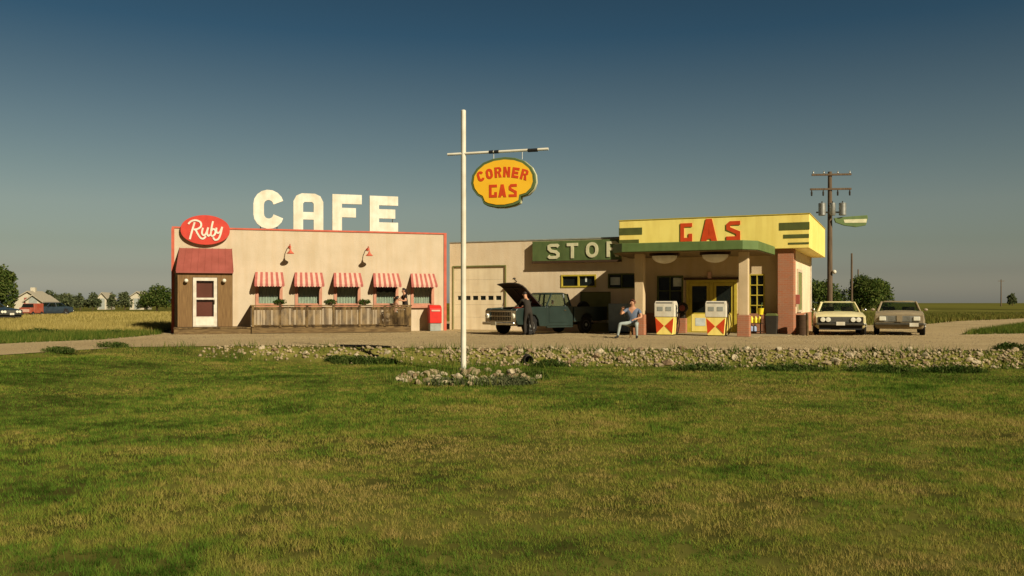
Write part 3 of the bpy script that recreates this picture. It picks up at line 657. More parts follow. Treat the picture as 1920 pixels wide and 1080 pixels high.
m_ = MB(); m_.box(ga-.06, ga, SY-.03, SY+.0-.002, 0, gt+.06); m_.box(gb, gb+.06, SY-.03, SY-.002, 0, gt+.06); m_.box(ga, gb, SY-.03, SY-.002, gt, gt+.06); m_.build('door_frame', 'shutter', gdo, smooth=0)
MB().box(sdx[0]+.02, sdx[1]-.02, SY+.06, SY+.11, .01, sdz-.02).build('service_door', 'shutter', sto, smooth=0)
def framed(parent, x0, x1, z0, z1, y, mat, cols, rows, name='window', t=.06, glass='glass_dark', proud=.03, bars=.025):
    f = MB(); hs = []; cw = (x1-x0-2*t-bars*(cols-1))/cols; rh = (z1-z0-2*t-bars*(rows-1))/rows
    for i in range(cols):
        for j in range(rows): hs.append((x0+t+i*(cw+bars), x0+t+i*(cw+bars)+cw, z0+t+j*(rh+bars), z0+t+j*(rh+bars)+rh))
    wall_holes(f, x0+.004, x1-.004, z0+.004, z1-.004, y-proud, y+.05, hs); o = f.build(name, mat, parent, smooth=0)
    MB().box(x0+.02, x1-.02, y+.06, y+.066, z0+.02, z1-.02).build('pane', glass, o, smooth=0); return o
a = framed(sto, *w1, SY, 'yellow_frame', 2, 1, t=.07, bars=.07); MB().box(w1[0]+1.15, w1[0]+1.23, SY+.045, SY+.049, w1[2]+.25, w1[3]-.1).build('notice', 'paper', a, smooth=0)
a = framed(sto, *w2, SY, 'olive', 2, 1, t=.06, bars=.05); MB().box(w2[0]+.1, w2[0]+.55, SY+.045, SY+.049, w2[2]+.16, w2[3]-.16).build('notice', 'paper', a, smooth=0)
x, z = G.q(969, 524, SY); m_ = MB(); m_.tube([(x, SY, z-.1), (x-.05, SY-.2, z), (x, SY-.3, z+.06)], .02, 6); m_.lathe([(.03, .08), (.10, 0)], (x, SY-.3, z), 'z', 12); m_.build('wall_lamp', 'dark', sto)
# store sign
st = thing('store_sign', 'long dark green box sign with cream letters STOR on the store parapet', 'sign', (G.ox, G.oy, 0), G.a)
sa, sb = G.sx(998, .24), -.03; tz0, tz1 = 3.22, 4.13
MB().box(sa, sb, .24, SY-.003, tz0, tz1).build('sign_box', 'sign_green', st, smooth=0, bevel=.01)
MB().box(sa-.01, sb, .22, SY-.004, tz0-.09, tz0-.002).build('base_rail', 'dark_wood', st, smooth=0)
for ch, pa, pb in (('S', 1025, 1047), ('T', 1061, 1082), ('O', 1097, 1120), ('R', 1136, 1159)):
    xa, xb = G.sx(pa, .1), G.sx(pb, .1); z0 = G.z(xa, .1, 485.5-(pa-1025)*.035); z1 = G.z(xa, 0, 457-(pa-1025)*.045); h = z1-z0
    vs, fs = poly_mesh(glyph(ch, (xb-xa)/h, .2), .035, lambda u, v: (u*h, v*h)); MB().add([(x+xa, yy+.238, z+z0) for x, yy, z in vs], fs).build('letter_'+ch.lower(), 'letter_cream', st, smooth=40)

# ---------------------------------------------------------------- filling station
gas = thing('gas_station', 'cream filling station with yellow fascia, red GAS letters and green canopy', 'gas station', (G.ox, G.oy, 0), G.a)
FW, FD, F0, F1 = 7.96, 8.3, 3.52, 4.90
XR = G.sx(1488, .15); 
wl = (G.sx(1232, SY), G.sx(1281, SY), G.z(2, SY, 600), G.z(2, SY, 517)); dd = (G.sx(1288, SY), G.sx(1381, SY), .002, G.z(3.5, SY, 525)); wr = (G.sx(1405, SY), G.sx(1434, SY), G.z(6, SY, 593), G.z(6, SY, 514))
m_ = MB(); wall_holes(m_, JX+.002, XR-.03, 0, F0-.002, SY, SY+.22, [wl, dd, wr]); m_.build('wall', 'station_wall', gas, smooth=0)
m_ = MB(); m_.box(XR-.25, XR-.03, SY+.221, 8.0, 0, F0-.002); m_.box(JX+.002, JX+.2, SY+.221, 8.0, 0, F0-.002); m_.box(JX+.2, XR-.25, 7.8, 8.0, 0, F0-.002); m_.build('side_wall', 'stucco2', gas, smooth=0)
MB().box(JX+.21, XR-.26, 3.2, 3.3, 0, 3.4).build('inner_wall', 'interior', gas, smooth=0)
fa = MB().box(0, FW, 0, FD, F0, F1).build('fascia', 'yellow', gas, smooth=0, bevel=.02)
MB().box(-.02, FW+.02, -.02, FD+.02, F1+.001, F1+.035).build('cap_strip', 'yellow_frame', gas, smooth=0)
def stripe(pa, pb, ya, yb, refl=False):
    xa, xb = G.sx(pa, 0), G.sx(pb, 0); za, zb = G.z(xa, 0, yb), G.z(xa, 0, ya); MB().box(max(xa, .0), xb, -.012, -.002, za, zb).build('stripe', 'olive', fa, smooth=0)
stripe(1161, 1204, 428, 441); stripe(1161, 1198, 450, 458); stripe(1461, 1518, 418, 432); stripe(1469, 1517, 440, 447); stripe(1478, 1517, 455, 458.5)
MB().box(-.012, -.002, 0, 1.2, F1-.62, F1-.30).build('stripe', 'olive', fa, smooth=0)
for ch, pa, pb, ptop in (('g', 1276, 1298, 419), ('a', 1314, 1345, 411), ('s', 1362, 1388, 415)):
    xa, xb = G.sx(pa, 0), G.sx(pb, 0); z1 = G.z(xa, 0, ptop); z0 = 3.92-(.05 if ch == 'a' else 0); h = z1-z0
    vs, fs = poly_mesh(glyph(ch, (xb-xa)/h, .20 if ch != 'a' else .23), .03, lambda u, v: (u*h, v*h)); MB().add([(x+xa, yy-.004, z+z0) for x, yy, z in vs], fs).build('letter_'+ch, 'orange_red', fa, smooth=40)
# corner pier, wainscot, side window
MB().box(G.sx(1458, .15), XR, .15, .95, 0, F0-.002).build('brick_pier', 'brick', gas, smooth=0, bevel=.01)
MB().box(JX+.1, dd[0]-.06, SY-.05, SY-.002, 0, .86).build('brick_wainscot', 'brick', gas, smooth=0); MB().box(dd[1]+.06, G.sx(1458, .15)-.002, SY-.05, SY-.002, 0, .86).build('brick_wainscot', 'brick', gas, smooth=0); m_ = MB(); m_.box(XR-.029, XR+.02, .951, 7.98, 0, .86); m_.build('brick_wainscot', 'brick', gas, smooth=0)
m_ = MB(); m_.box(XR-.029, XR+.012, 1.75, 3.35, 1.0, 2.62); so_ = m_.build('side_window', 'shutter', gas, smooth=0)
m_ = MB(); m_.box(XR-.029, XR+.03, 1.62, 1.748, .9, 2.75); m_.box(XR-.029, XR+.03, 3.352, 3.48, .9, 2.75); m_.box(XR-.029, XR+.03, 1.75, 3.35, 2.622, 2.75); m_.box(XR-.029, XR+.05, 1.75, 3.35, .9, .998); m_.build('window_frame', 'stucco', so_, smooth=0)
MB().box(XR-.028, XR+.03, 7.75, 8.02, .861, F0-.004).build('corner_board', 'white_metal', gas, smooth=0)
MB().box(XR-.028, XR+.13, 1.15, 1.45, 1.25, 1.65).build('utility_box', 'red_roof', gas, smooth=0, bevel=.01)
a = framed(gas, *wl, SY, 'olive', 2, 3, t=.07, bars=.035)
xx, zz = G.q(1262, 537, SY+.03); x2, z2 = G.q(1278, 521, SY+.03); MB().box(xx, x2, SY+.052, SY+.056, zz, z2).build('notice', 'paper', a, smooth=0)
a = framed(gas, *wr, SY, 'yellow_frame', 2, 4, t=.05, bars=.04)
# double door
f = MB(); dw = dd[1]-dd[0]; mid = (dd[0]+dd[1])/2
wall_holes(f, dd[0]-.02, dd[1]+.02, .003, dd[3]+.02, SY-.05, SY+.06, [(dd[0]+.09, mid-.07, .004, dd[3]-.12), (mid+.07, dd[1]-.09, .004, dd[3]-.12)]); dfo = f.build('door_frame', 'yellow_frame', gas, smooth=0)
MB().box(dd[0]-.12, dd[1]+.12, SY-.09, SY-.051, dd[3]-.0, dd[3]+.10).build('lintel', 'dark_wood', dfo, smooth=0)
for a, b, sgn in ((dd[0]+.1, mid-.08, 1), (mid+.08, dd[1]-.1, -1)):
    f = MB(); wall_holes(f, a, b, .02, dd[3]-.13, SY-.01, SY+.035, [(a+.12, b-.12, .88, dd[3]-.26)]); lf = f.build('door_leaf', 'yellow_frame', dfo, smooth=0)
    MB().box(a+.11, b-.11, SY-.022, SY-.011, .08, .82).build('kick_panel', 'yellow', lf, smooth=0)
    MB().box(a+.1, b-.1, SY+.012, SY+.018, .86, dd[3]-.24).build('pane', 'glass_dark', lf, smooth=0)
    hx = b-.07 if sgn > 0 else a+.07; MB().tube([(hx, SY-.012, .98), (hx, SY-.06, 1.0), (hx, SY-.06, 1.2), (hx, SY-.012, 1.22)], .012, 6).build('handle', 'chrome', lf)
xx, z2 = G.q(1304, 596, SY-.01); x2, zz = G.q(1323, 611, SY-.01); MB().box(xx, x2, SY-.03, SY-.023, zz, z2).build('notice', 'paper', dfo, smooth=0)
xl_, zl_ = G.q(1331, 516, SY); m_ = MB(); m_.box(xl_-.08, xl_+.08, SY-.10, SY-.002, zl_-.14, zl_+.14); m_.build('door_lamp', 'stripe_white', gas, smooth=0, bevel=.02)
# canopy
cp = [(.45, -.003), (.86, -3.7), (1.40, -4.3), (6.01, -4.3), (6.48, -3.75), (6.62, -.003)]
ca = MB().prism(cp, 'z', 3.27, 3.61).build('canopy', 'canopy_green', gas, smooth=0, bevel=.02)
cc = Vector((3.4, -2.1)); MB().prism([(cc.x+(x-cc.x)*.985, -.004 if y > -.1 else cc.y+(y-cc.y)*.985) for x, y in cp], 'z', 3.243, 3.269).build('soffit', 'soffit_tan', ca, smooth=0)
for px in (1246, 1341):
    x = G.sx(px, -3.6); lm = MB().box(x-.56, x+.56, -3.72, -3.48, 3.13, 3.242).build('ceiling_lamp', 'dark_wood', ca, smooth=0)
    vs = MB(); vs.ball((x, -3.6, 3.129), (.50, .33, .30), 20, 12)
    vs.v = [(a, b, min(c, 3.129)) for a, b, c in vs.v]; vs.build('globe', 'white', lm)
for k, px in enumerate((1200, 1395)):
    x = G.sx(px, -3.3); hw = .175
    pl = MB().box(x-hw, x+hw, -3.3-hw, -3.3+hw, .84, 3.242).build('canopy_pillar', 'station_wall', gas, smooth=0, bevel=.015)
    MB().box(x-hw-.05, x+hw+.05, -3.3-hw-.05, -3.3+hw+.05, .031, .839).build('pillar_base', 'brick', pl, smooth=0, bevel=.015)
isl = MB().box(1.4, 6.4, -3.85, -2.6, 0, .03).build('pump_island', 'concrete', None, smooth=0, bevel=.01)
isl.location = (G.ox, G.oy, 0); isl.rotation_euler.z = G.a; tag(isl, 'low concrete island under the two bow-tie painted pumps', 'pump island')
ap = MB().box(.9, XR, -2.598, SY-.06, 0, .035).build('concrete_apron', 'concrete', None, smooth=0, bevel=.01); ap.location = (G.ox, G.oy, 0); ap.rotation_euler.z = G.a; tag(ap, kind='structure')

def pump(px, lab):
    x = G.sx(px, -3.4); t = thing('gas_pump', lab, 'gas pump', G.world(x, -3.15, .031), G.a, 'fuel pumps on the island')
    w_, d_ = .37, .27; H1, H2, H3 = .72, 1.22, 1.34
    MB().box(-w_+.02, w_-.02, -d_+.02, d_-.02, .0, .03).build('plinth', 'dark', t, smooth=0)
    MB().hexa([(-w_+.06, -d_, .031), (w_-.06, -d_, .031), (w_-.06, d_, .031), (-w_+.06, d_, .031), (-w_, -d_, H1), (w_, -d_, H1), (w_, d_, H1), (-w_, d_, H1)]).build('cabinet', 'yellow', t, smooth=0, bevel=.008)
    for fy, s in ((-d_, -1), (d_, 1)):
        y0, y1 = sorted((fy+s*.004, fy+s*.014)); c0 = (0, (H1+.03)/2)
        m_ = MB(); m_.prism([(-w_+.06, .08), (-.02, c0[1]), (-w_+.008, H1-.03)], 'y', y0, y1); m_.prism([(w_-.06, .08), (w_-.008, H1-.03), (.02, c0[1])], 'y', y0, y1); m_.build('bow_tie_panel', 'orange_red', t, smooth=0)
    hd = MB().box(-w_-.03, w_+.03, -d_-.02, d_+.02, H1+.001, H2).build('head', 'white', t, smooth=0, bevel=.02)
    MB().hexa([(-w_-.03, -d_-.02, H2+.001), (w_+.03, -d_-.02, H2+.001), (w_+.03, d_+.02, H2+.001), (-w_-.03, d_+.02, H2+.001), (-w_+.0, -d_+.05, H3), (w_-.0, -d_+.05, H3), (w_-.0, d_-.05, H3), (-w_+.0, d_-.05, H3)]).build('top_hood', 'white_metal', hd, smooth=0, bevel=.01)
    for s in (-1, 1):
        for i in (-1, 1): m_ = MB().box(i*.17-.11, i*.17+.11, min(s*(d_+.021), s*(d_+.03)), max(s*(d_+.021), s*(d_+.03)), H1+.24, H1+.40); m_.build('price_display', 'grey_paint', hd, smooth=0)
    m_ = MB(); m_.box(-w_+.05, w_-.05, -d_-.012, -d_+.05, H2+.03, H2+.08); m_.build('trim_strip', 'steel', hd, smooth=0)
    ho = MB().tube([(w_+.04, 0, .95), (w_+.13, -.03, .8), (w_+.18, -.05, .45), (w_+.12, -.06, .12), (w_+.07, -.08, .05), (w_+.10, -.12, .3), (w_+.07, -.1, .9), (w_+.05, -.05, 1.12)], .018, 7).build('hose', 'rubber', t)
    MB().tube([(w_+.06, -.02, 1.02), (w_+.06, -.05, 1.14), (w_+.06, -.16, 1.20)], [.03, .024, .013], 8).build('nozzle', 'steel', ho)
    return t
pump(1246, 'white-headed fuel pump with red and yellow bow-tie panel, beside the left canopy pillar')
pump(1342, 'white-headed fuel pump with red and yellow bow-tie panel, standing in front of the yellow doors')

# ---------------------------------------------------------------- vehicles
def wheel(parent, x, y, r=.34, w_=.2, rim='chrome'):
    s = 1 if y > 0 else -1
    o = MB().lathe([(r*.55, -w_/2), (r*.93, -w_/2), (r, -w_/2+.03), (r, w_/2-.03), (r*.93, w_/2), (r*.55, w_/2)], (0, 0, 0), 'y', 24).build('wheel', 'rubber', parent, loc=(x, y, r))
    MB().lathe([(r*.56, s*(w_/2-.03)), (r*.54, s*(w_/2+.004)), (r*.44, s*(w_/2-.02)), (r*.22, s*(w_/2-.01)), (r*.18, s*(w_/2+.02)), (.02, s*(w_/2+.022))], (0, 0, 0), 'y', 20).build('rim', rim, o); return o
def loft(sts, name, mat, parent):
    """sts: (x, [(y, z) half profile from the centre bottom round to the centre top])"""
    mb = MB(); vs = []; fs = []; n = len(sts[0][1])*2-2
    for x, pr in sts:
        ring = [(x, y, z) for y, z in pr] + [(x, -y, z) for y, z in pr[-2:0:-1]]; vs += ring
    for i in range(len(sts)-1):
        for k in range(n): fs.append((i*n+k, i*n+(k+1) % n, (i+1)*n+(k+1) % n, (i+1)*n+k))
    fs += [tuple(range(n)), tuple(range((len(sts)-1)*n, len(sts)*n))[::-1]]
    mb.add(vs, fs); return mb.build(name, mat, parent, smooth=40)
def prof(wb, wm, ws, zb, zm, zs, zt): return [(0, zb), (wb, zb), (wm, zb+.10), (wm+.012, zm), (ws, zs), (ws*.6, zt), (0, zt+.008)]
def bar(mb, a, b, r): mb.tube([a, b], r, 6)
def greenhouse(t, paint, xf, xr, xrf, xrr, w0, w1, z0, z1, xb=None, roof_t=.05):
    """pillars, roof and panes; xf/xr belt ends, xrf/xrr roof ends"""
    P_ = None
    for s in (-1, 1):
        for a, b in (((xf, s*w0, z0), (xrf, s*w1, z1)), ((xr, s*w0, z0), (xrr, s*w1, z1))): MB().tube([a, b], .04, 6).build('roof_pillar', paint, t)
        if xb is not None: MB().tube([(xb, s*w0, z0), (xb, s*w1, z1)], .035, 6).build('roof_pillar', paint, t)
    n = 8; rf = MB()
    rf.hexa([(xrr-.05, -w1-.02, z1-.02), (xrf+.05, -w1-.02, z1-.02), (xrf+.05, w1+.02, z1-.02), (xrr-.05, w1+.02, z1-.02), (xrr+.15, -w1+.14, z1+roof_t), (xrf-.15, -w1+.14, z1+roof_t), (xrf-.15, w1-.14, z1+roof_t), (xrr+.15, w1-.14, z1+roof_t)])
    rf.build('roof', paint, t, smooth=60, bevel=.03)
    def pane(nm, a, b, c, d, off):
        o = Vector(off); MB().hexa([Vector(a), Vector(b), Vector(b)+o, Vector(a)+o, Vector(d), Vector(c), Vector(c)+o, Vector(d)+o]).build(nm, 'glass_car', t, smooth=0)
    pane('windshield', (xf, -w0, z0), (xf, w0, z0), (xrf, w1, z1), (xrf, -w1, z1), (.006, 0, .003))
    pane('rear_window', (xr, -w0, z0), (xr, w0, z0), (xrr, w1, z1), (xrr, -w1, z1), (-.006, 0, .003))
    for s in (-1, 1): pane('side_window', (xf, s*w0, z0), (xr, s*w0, z0), (xrr, s*w1, z1), (xrf, s*w1, z1), (0, s*.006, 0))
def car(label, name, paint, loc, rz, cat='car', style='coupe', plate=0.0, group=None, grille='dark'):
    t = thing(name, label, cat, loc, rz, group); L = 2.42; W = .97
    if style == 'coupe':
        sts = [(L, prof(.78, .88, .90, .34, .55, .70, .74)), (L-.12, prof(.82, .93, .93, .26, .55, .76, .80)), (1.9, prof(.84, .96, .90, .24, .58, .82, .87)), (1.0, prof(.84, .97, .90, .24, .58, .88, .93)),
               (-.9, prof(.84, .97, .92, .24, .58, .90, .93)), (-1.7, prof(.84, .97, .92, .26, .60, .90, .95)), (-L+.1, prof(.82, .94, .90, .32, .62, .88, .92)), (-L, prof(.76, .88, .86, .38, .62, .82, .86))]
        loft(sts, 'body', paint, t); greenhouse(t, paint, .78, -1.35, .15, -.75, .80, .64, .91, 1.30, None)
        zl, zg0, zg1 = .62, .50, .73
    else:
        sts = [(L, prof(.74, .84, .85, .32, .56, .78, .82)), (L-.1, prof(.80, .89, .88, .26, .56, .84, .88)), (1.9, prof(.84, .92, .88, .24, .58, .88, .93)), (.95, prof(.84, .93, .88, .24, .58, .93, .97)),
               (-1.1, prof(.84, .93, .88, .24, .58, .94, .97)), (-1.9, prof(.82, .92, .86, .28, .60, .94, .97)), (-L, prof(.74, .85, .82, .38, .62, .86, .90))]
        loft(sts, 'body', paint, t); greenhouse(t, paint, .85, -1.55, .30, -1.0, .80, .66, .93, 1.32, -.35)
        zl, zg0, zg1 = .66, .54, .77
    xF = L+.004
    if style == 'coupe': zg0 = .50; MB().box(xF-.1, xF+.012, -.80, .80, .22, .499).build('front_valance', 'black', t, smooth=0)
    gp = MB().box(xF, xF+.02, -.84 if style == 'coupe' else -.72, .84 if style == 'coupe' else .72, zg0, zg1).build('grille', grille, t, smooth=0)
    gb_ = MB()
    for i in range(5): z = zg0+.03+(zg1-zg0-.06)*i/4; gb_.box(xF+.021, xF+.03, -.40, .40, z-.008, z+.008)
    gb_.build('grille_bars', 'steel', gp, smooth=0)
    if style == 'coupe':
        for y in (-.66, -.46, .46, .66):
            h = MB().lathe([(.095, 0), (.095, .05), (.085, .06), (.03, .065)], (xF+.015, y, zl), 'x', 16).build('headlight', 'headlight', t)
    else:
        for y in (-.62, .62): MB().box(xF+.015, xF+.06, y-.12, y+.12, zl-.08, zl+.08).build('headlight', 'headlight', t, smooth=0, bevel=.015)
        MB().box(xF+.021, xF+.05, -.1, .1, zg0, zg1+.03).build('grille_badge_panel', paint, t, smooth=0)
    bp = MB(); bp.box(xF-.05, xF+.13, -.90, .90, .40, .49); bp.box(xF-.45, xF-.05, -.96, -.90, .38, .48); bp.box(xF-.45, xF-.05, .90, .96, .38, .48)
    bp.build('front_bumper', 'bumper_dull', t, smooth=0, bevel=.03)
    bp = MB().box(-L-.13, -L+.03, -.88, .88, .42, .54).build('rear_bumper', 'chrome', t, smooth=0, bevel=.03)
    MB().box(xF+.131, xF+.14, plate-.16, plate+.16, .355 if style != 'coupe' else .40, .50 if style != 'coupe' else .54).build('license_plate', 'white', t, smooth=0)
    for y in (-.7, .7): MB().box(-L-.012, -L+.02, y-.13, y+.13, .60, .74).build('tail_light', 'sign_red', t, smooth=0)
    for x in (1.55, -1.42):
        for s in (-1, 1):
            MB().lathe([(.41, s*.02), (.40, s*.062)], (x, s*(W-.09 if style == 'coupe' else .87), .36), 'y', 24).build('wheel_arch', 'black', t)
            wheel(t, x, s*(.885 if style == 'coupe' else .845), .335, .2, 'steel')
    for s in (-1, 1):
        MB().ball((.72, s*(W+.03), 1.0), (.05, .09, .06), 10, 6).build('mirror', 'chrome' if style == 'coupe' else paint, t)
    st_ = MB()
    for s in (-1, 1): st_.box(-.25, .25, s*.38-.24, s*.38+.24, .5, .72); st_.box(-.36, -.24, s*.38-.24, s*.38+.24, .5, 1.12)
    st_.build('front_seats', 'interior', t, smooth=0, bevel=.03)
    MB().tube([(.42+.03*math.cos(a), .38+.17*math.sin(a), .92+.17*math.cos(a)) for a in [i*math.pi/8 for i in range(17)]], .013, 6).build('steering_wheel', 'black', t)
    MB().box(.62, .80, -.78, .78, .80, .93).build('dashboard', 'interior', t, smooth=0)
    return t
def facing(px, Y, extra=0):  # heading straight at the viewer's side of the lot
    return R(-90+extra)
car('cream two-door coupe with four round headlights parked by the brick pier', 'parked_car', 'car_cream', at(1571, 37.0, .02), R(-108), style='coupe', plate=0.0)
car('dull tan four-door sedan parked at the right end of the gravel lot', 'parked_car', 'car_tan', at(1685, 37.0, .02), R(-113), style='sedan', plate=.52, grille='steel')

# ---- the old pickup, bonnet up
tk = thing('pickup_truck', 'old teal green pickup truck with its hood propped open and red engine bay', 'pickup truck', (1.42, 37.15, .014), R(221))
TL = 2.5
m_ = MB()
for s in (-1, 1):   # front fenders with rounded tops
    yo, yi = s*.95, s*.66
    pts = [(.80, .32), (1.22, .34), (1.28, .60), (1.42, .78), (1.66, .85), (1.90, .78), (2.04, .60), (2.08, .40), (TL-.1, .42), (TL, .60), (TL, 1.0), (TL-.08, 1.07), (1.8, 1.10), (.80, 1.14)]
    m_.prism([(x, z) for x, z in pts], 'y', min(yo, yi), max(yo, yi))
m_.build('front_fender', 'truck_green', tk, smooth=0, bevel=.03)
m_ = MB(); m_.box(.86, 2.36, -.655, .655, .45, .62); m_.box(1.05, 1.95, -.22, .22, .621, .98); m_.box(1.2, 1.8, -.40, -.23, .7, .92); m_.box(1.2, 1.8, .23, .40, .7, .92)
m_.lathe([(.05, 0), (.24, .0), (.24, .10), (.05, .12)], (1.5, 0, .985), 'z', 16)
m_.build('engine', 'engine_red', tk, smooth=30); MB().box(.84, .86, -.655, .655, .63, 1.10).build('firewall', 'engine_red', tk, smooth=0)
m_ = MB(); m_.box(2.36, TL-.02, -.655, .655, .92, 1.04); m_.box(2.40, TL-.03, -.655, .655, .50, .57); m_.build('nose_panel', 'truck_green', tk, smooth=0, bevel=.02)
gr = MB().box(2.42, 2.45, -.655, .655, .571, .919).build('grille', 'dark', tk, smooth=0)
m_ = MB()
for i in range(13): y = -.62+1.24*i/12; m_.box(2.451, 2.475, y-.012, y+.012, .575, .915)
m_.box(2.475, 2.49, -.65, .65, .735, .765); m_.build('grille_bars', 'chrome', gr, smooth=0)
m_ = MB(); wall_holes(m_, -.93, .93, .52, .98, 0, .02, [(-.67, .67, .57, .92)])
fr = MB(); fr.add([(TL+.002+y, x, z) for x, y, z in m_.v], m_.f).build('grille_surround', 'chrome', tk, smooth=0)
for y in (-.80, .80): MB().lathe([(.105, 0), (.105, .03), (.095, .05), (.03, .06)], (TL+.022, y, .76), 'x', 18).build('headlight', 'headlight', tk)
m_ = MB(); m_.box(TL+.0, TL+.16, -.98, .98, .40, .52); bf = m_.build('front_bumper', 'chrome', tk, smooth=0, bevel=.03)
MB().box(TL+.161, TL+.17, -.42, -.10, .38, .53).build('license_plate', 'white', bf, smooth=0)
# hood, hinged at the cowl and swung up
ha = R(40); hl = 1.55; m_ = MB(); nn = 8; vs = []; fs = []
for i in range(nn+1):
    u = hl*i/nn; drop = .10*max(0, (i/nn-.75)/.25)**2
    for j in range(7):
        v = -.70+1.40*j/6; c = .06*(1-(v/.70)**2); hx = u; hz = c-drop; ww = v*(1-.04*i/nn)
        vs.append((.84+hx*math.cos(ha)-hz*math.sin(ha), ww, 1.15+hx*math.sin(ha)+hz*math.cos(ha)))
k0 = len(vs); dn = Vector((math.sin(ha), 0, -math.cos(ha)))*.045; vs += [tuple(Vector(v)+dn) for v in vs]
for i in range(nn):
    for j in range(6):
        a = i*7+j; fs.append((a, a+1, a+8, a+7)); fs.append((k0+a+7, k0+a+8, k0+a+1, k0+a))
rim_ = [j for j in range(7)] + [i*7+6 for i in range(1, nn+1)] + [nn*7+j for j in range(5, -1, -1)] + [i*7 for i in range(nn-1, 0, -1)]
for a, b in zip(rim_, rim_[1:]+rim_[:1]): fs.append((a, k0+a, k0+b, b))
m_.add(vs, fs); hood = m_.build('hood', 'truck_dark', tk, smooth=45)
m_ = MB(); m_.box(0, 1.3, -.03, .03, -.05, -.01); m_.box(0.1, .16, -.6, .6, -.05, -.01); m_.box(1.2, 1.26, -.55, .55, -.05, -.01)
ribs = [(.84+x*math.cos(ha)-(z-.04)*math.sin(ha), y, 1.15+x*math.sin(ha)+(z-.04)*math.cos(ha)) for x, y, z in m_.v]; r2 = MB(); r2.add(ribs, m_.f); r2.build('hood_rib', 'truck_dark', hood, smooth=0)
MB().tube([(1.9, -.62, 1.05), (1.72, -.60, 1.15+.88*math.sin(ha)-.03)], .012, 6).build('hood_prop', 'steel', hood)
# cab
m_ = MB()
for s in (-1, 1): m_.prism([(.795, .34), (.795, 1.14), (-.70, 1.16), (-.70, .34)], 'y', min(s*.93, s*.86), max(s*.93, s*.86))
m_.box(-.70, -.62, -.859, .859, .34, 1.16); m_.box(.70, .795, -.859, .859, .34, 1.14); m_.box(-.619, .699, -.859, .859, .34, .42)
m_.build('cab', 'truck_green', tk, smooth=0, bevel=.02)
for s in (-1, 1):
    d = MB().box(-.36, .68, min(s*.932, s*.945), max(s*.932, s*.945), .48, 1.14).build('door', 'truck_green', tk, smooth=0, bevel=.01)
    MB().box(-.28, -.14, min(s*.946, s*.975), max(s*.946, s*.975), .97, 1.0).build('handle', 'chrome', d, smooth=0)
greenhouse(tk, 'truck_green', .74, -.66, .34, -.58, .84, .70, 1.15, 1.66, -.34, .06)
MB().tube([(.62, .94, 1.14), (.66, 1.10, 1.20), (.66, 1.12, 1.30)], .012, 6).build('mirror_arm', 'chrome', tk); MB().box(.65, .67, 1.05, 1.19, 1.24, 1.40).build('mirror', 'chrome', tk, smooth=0, bevel=.005)
MB().box(-.58, -.1, -.84, .84, .43, .78).build('bench_seat', 'interior', tk, smooth=0, bevel=.04); MB().box(-.60, -.48, -.84, .84, .781, 1.12).build('seat_back', 'interior', tk, smooth=0, bevel=.04)
MB().tube([(.40+.05*math.cos(a), .40+.2*math.sin(a), 1.12+.2*math.cos(a)) for a in [i*math.pi/8 for i in range(17)]], .014, 6).build('steering_wheel', 'black', tk)
# box bed with wheel arches
m_ = MB()
for s in (-1, 1):
    a, b = sorted((s*.95, s*.89)); pts = [(-.74, .50), (-1.12, .50), (-1.18, .68), (-1.32, .82), (-1.52, .87), (-1.72, .82), (-1.86, .68), (-1.92, .50), (-2.8, .56), (-2.8, 1.13), (-.74, 1.13)]
    m_.prism(pts, 'y', a, b)
m_.box(-.80, -.74, -.889, .889, .62, 1.13); m_.box(-2.8, -.801, -.889, .889, .56, .615); m_.build('bed', 'truck_green', tk, smooth=0, bevel=.012)
MB().box(-2.85, -2.802, -.88, .88, .60, 1.12).build('tailgate', 'truck_green', tk, smooth=0, bevel=.012)
m_ = MB(); m_.box(-2.97, -2.86, -.9, .9, .42, .54); m_.build('rear_bumper', 'steel', tk, smooth=0, bevel=.02)
for s in (-1, 1): m_ = MB().box(-2.4, 2.3, s*.42-.05, s*.42+.05, .36, .44).build('frame_rail', 'black', tk, smooth=0)
for s in (-1, 1):
    MB().box(-.7, .78, min(s*.93, s*.82), max(s*.93, s*.82), .27, .335).build('running_board', 'truck_green', tk, smooth=0, bevel=.01)
for x in (1.66, -1.52):
    for s in (-1, 1):
        MB().box(x-.38, x+.38, min(s*.86, s*.55), max(s*.86, s*.55), .50, .84).build('wheel_well', 'black', tk, smooth=0)
        wheel(tk, x, s*.80, .36, .2, 'steel')
# a spare tyre leaning up in the bed
sp_ = thing('spare_tyre', 'black spare tyre standing upright in the bed of the green pickup', 'tyre', (1.42+1.62+.05, 37.15+.95, .632), R(221))
o = MB().lathe([(.19, -.10), (.34, -.10), (.37, -.06), (.37, .06), (.34, .10), (.19, .10)], (0, 0, .37), 'y', 28).build('tread', 'rubber', sp_); MB().lathe([(.188, -.04), (.18, .0), (.04, .02)], (0, 0, .37), 'y', 20).build('rim', 'black', sp_)

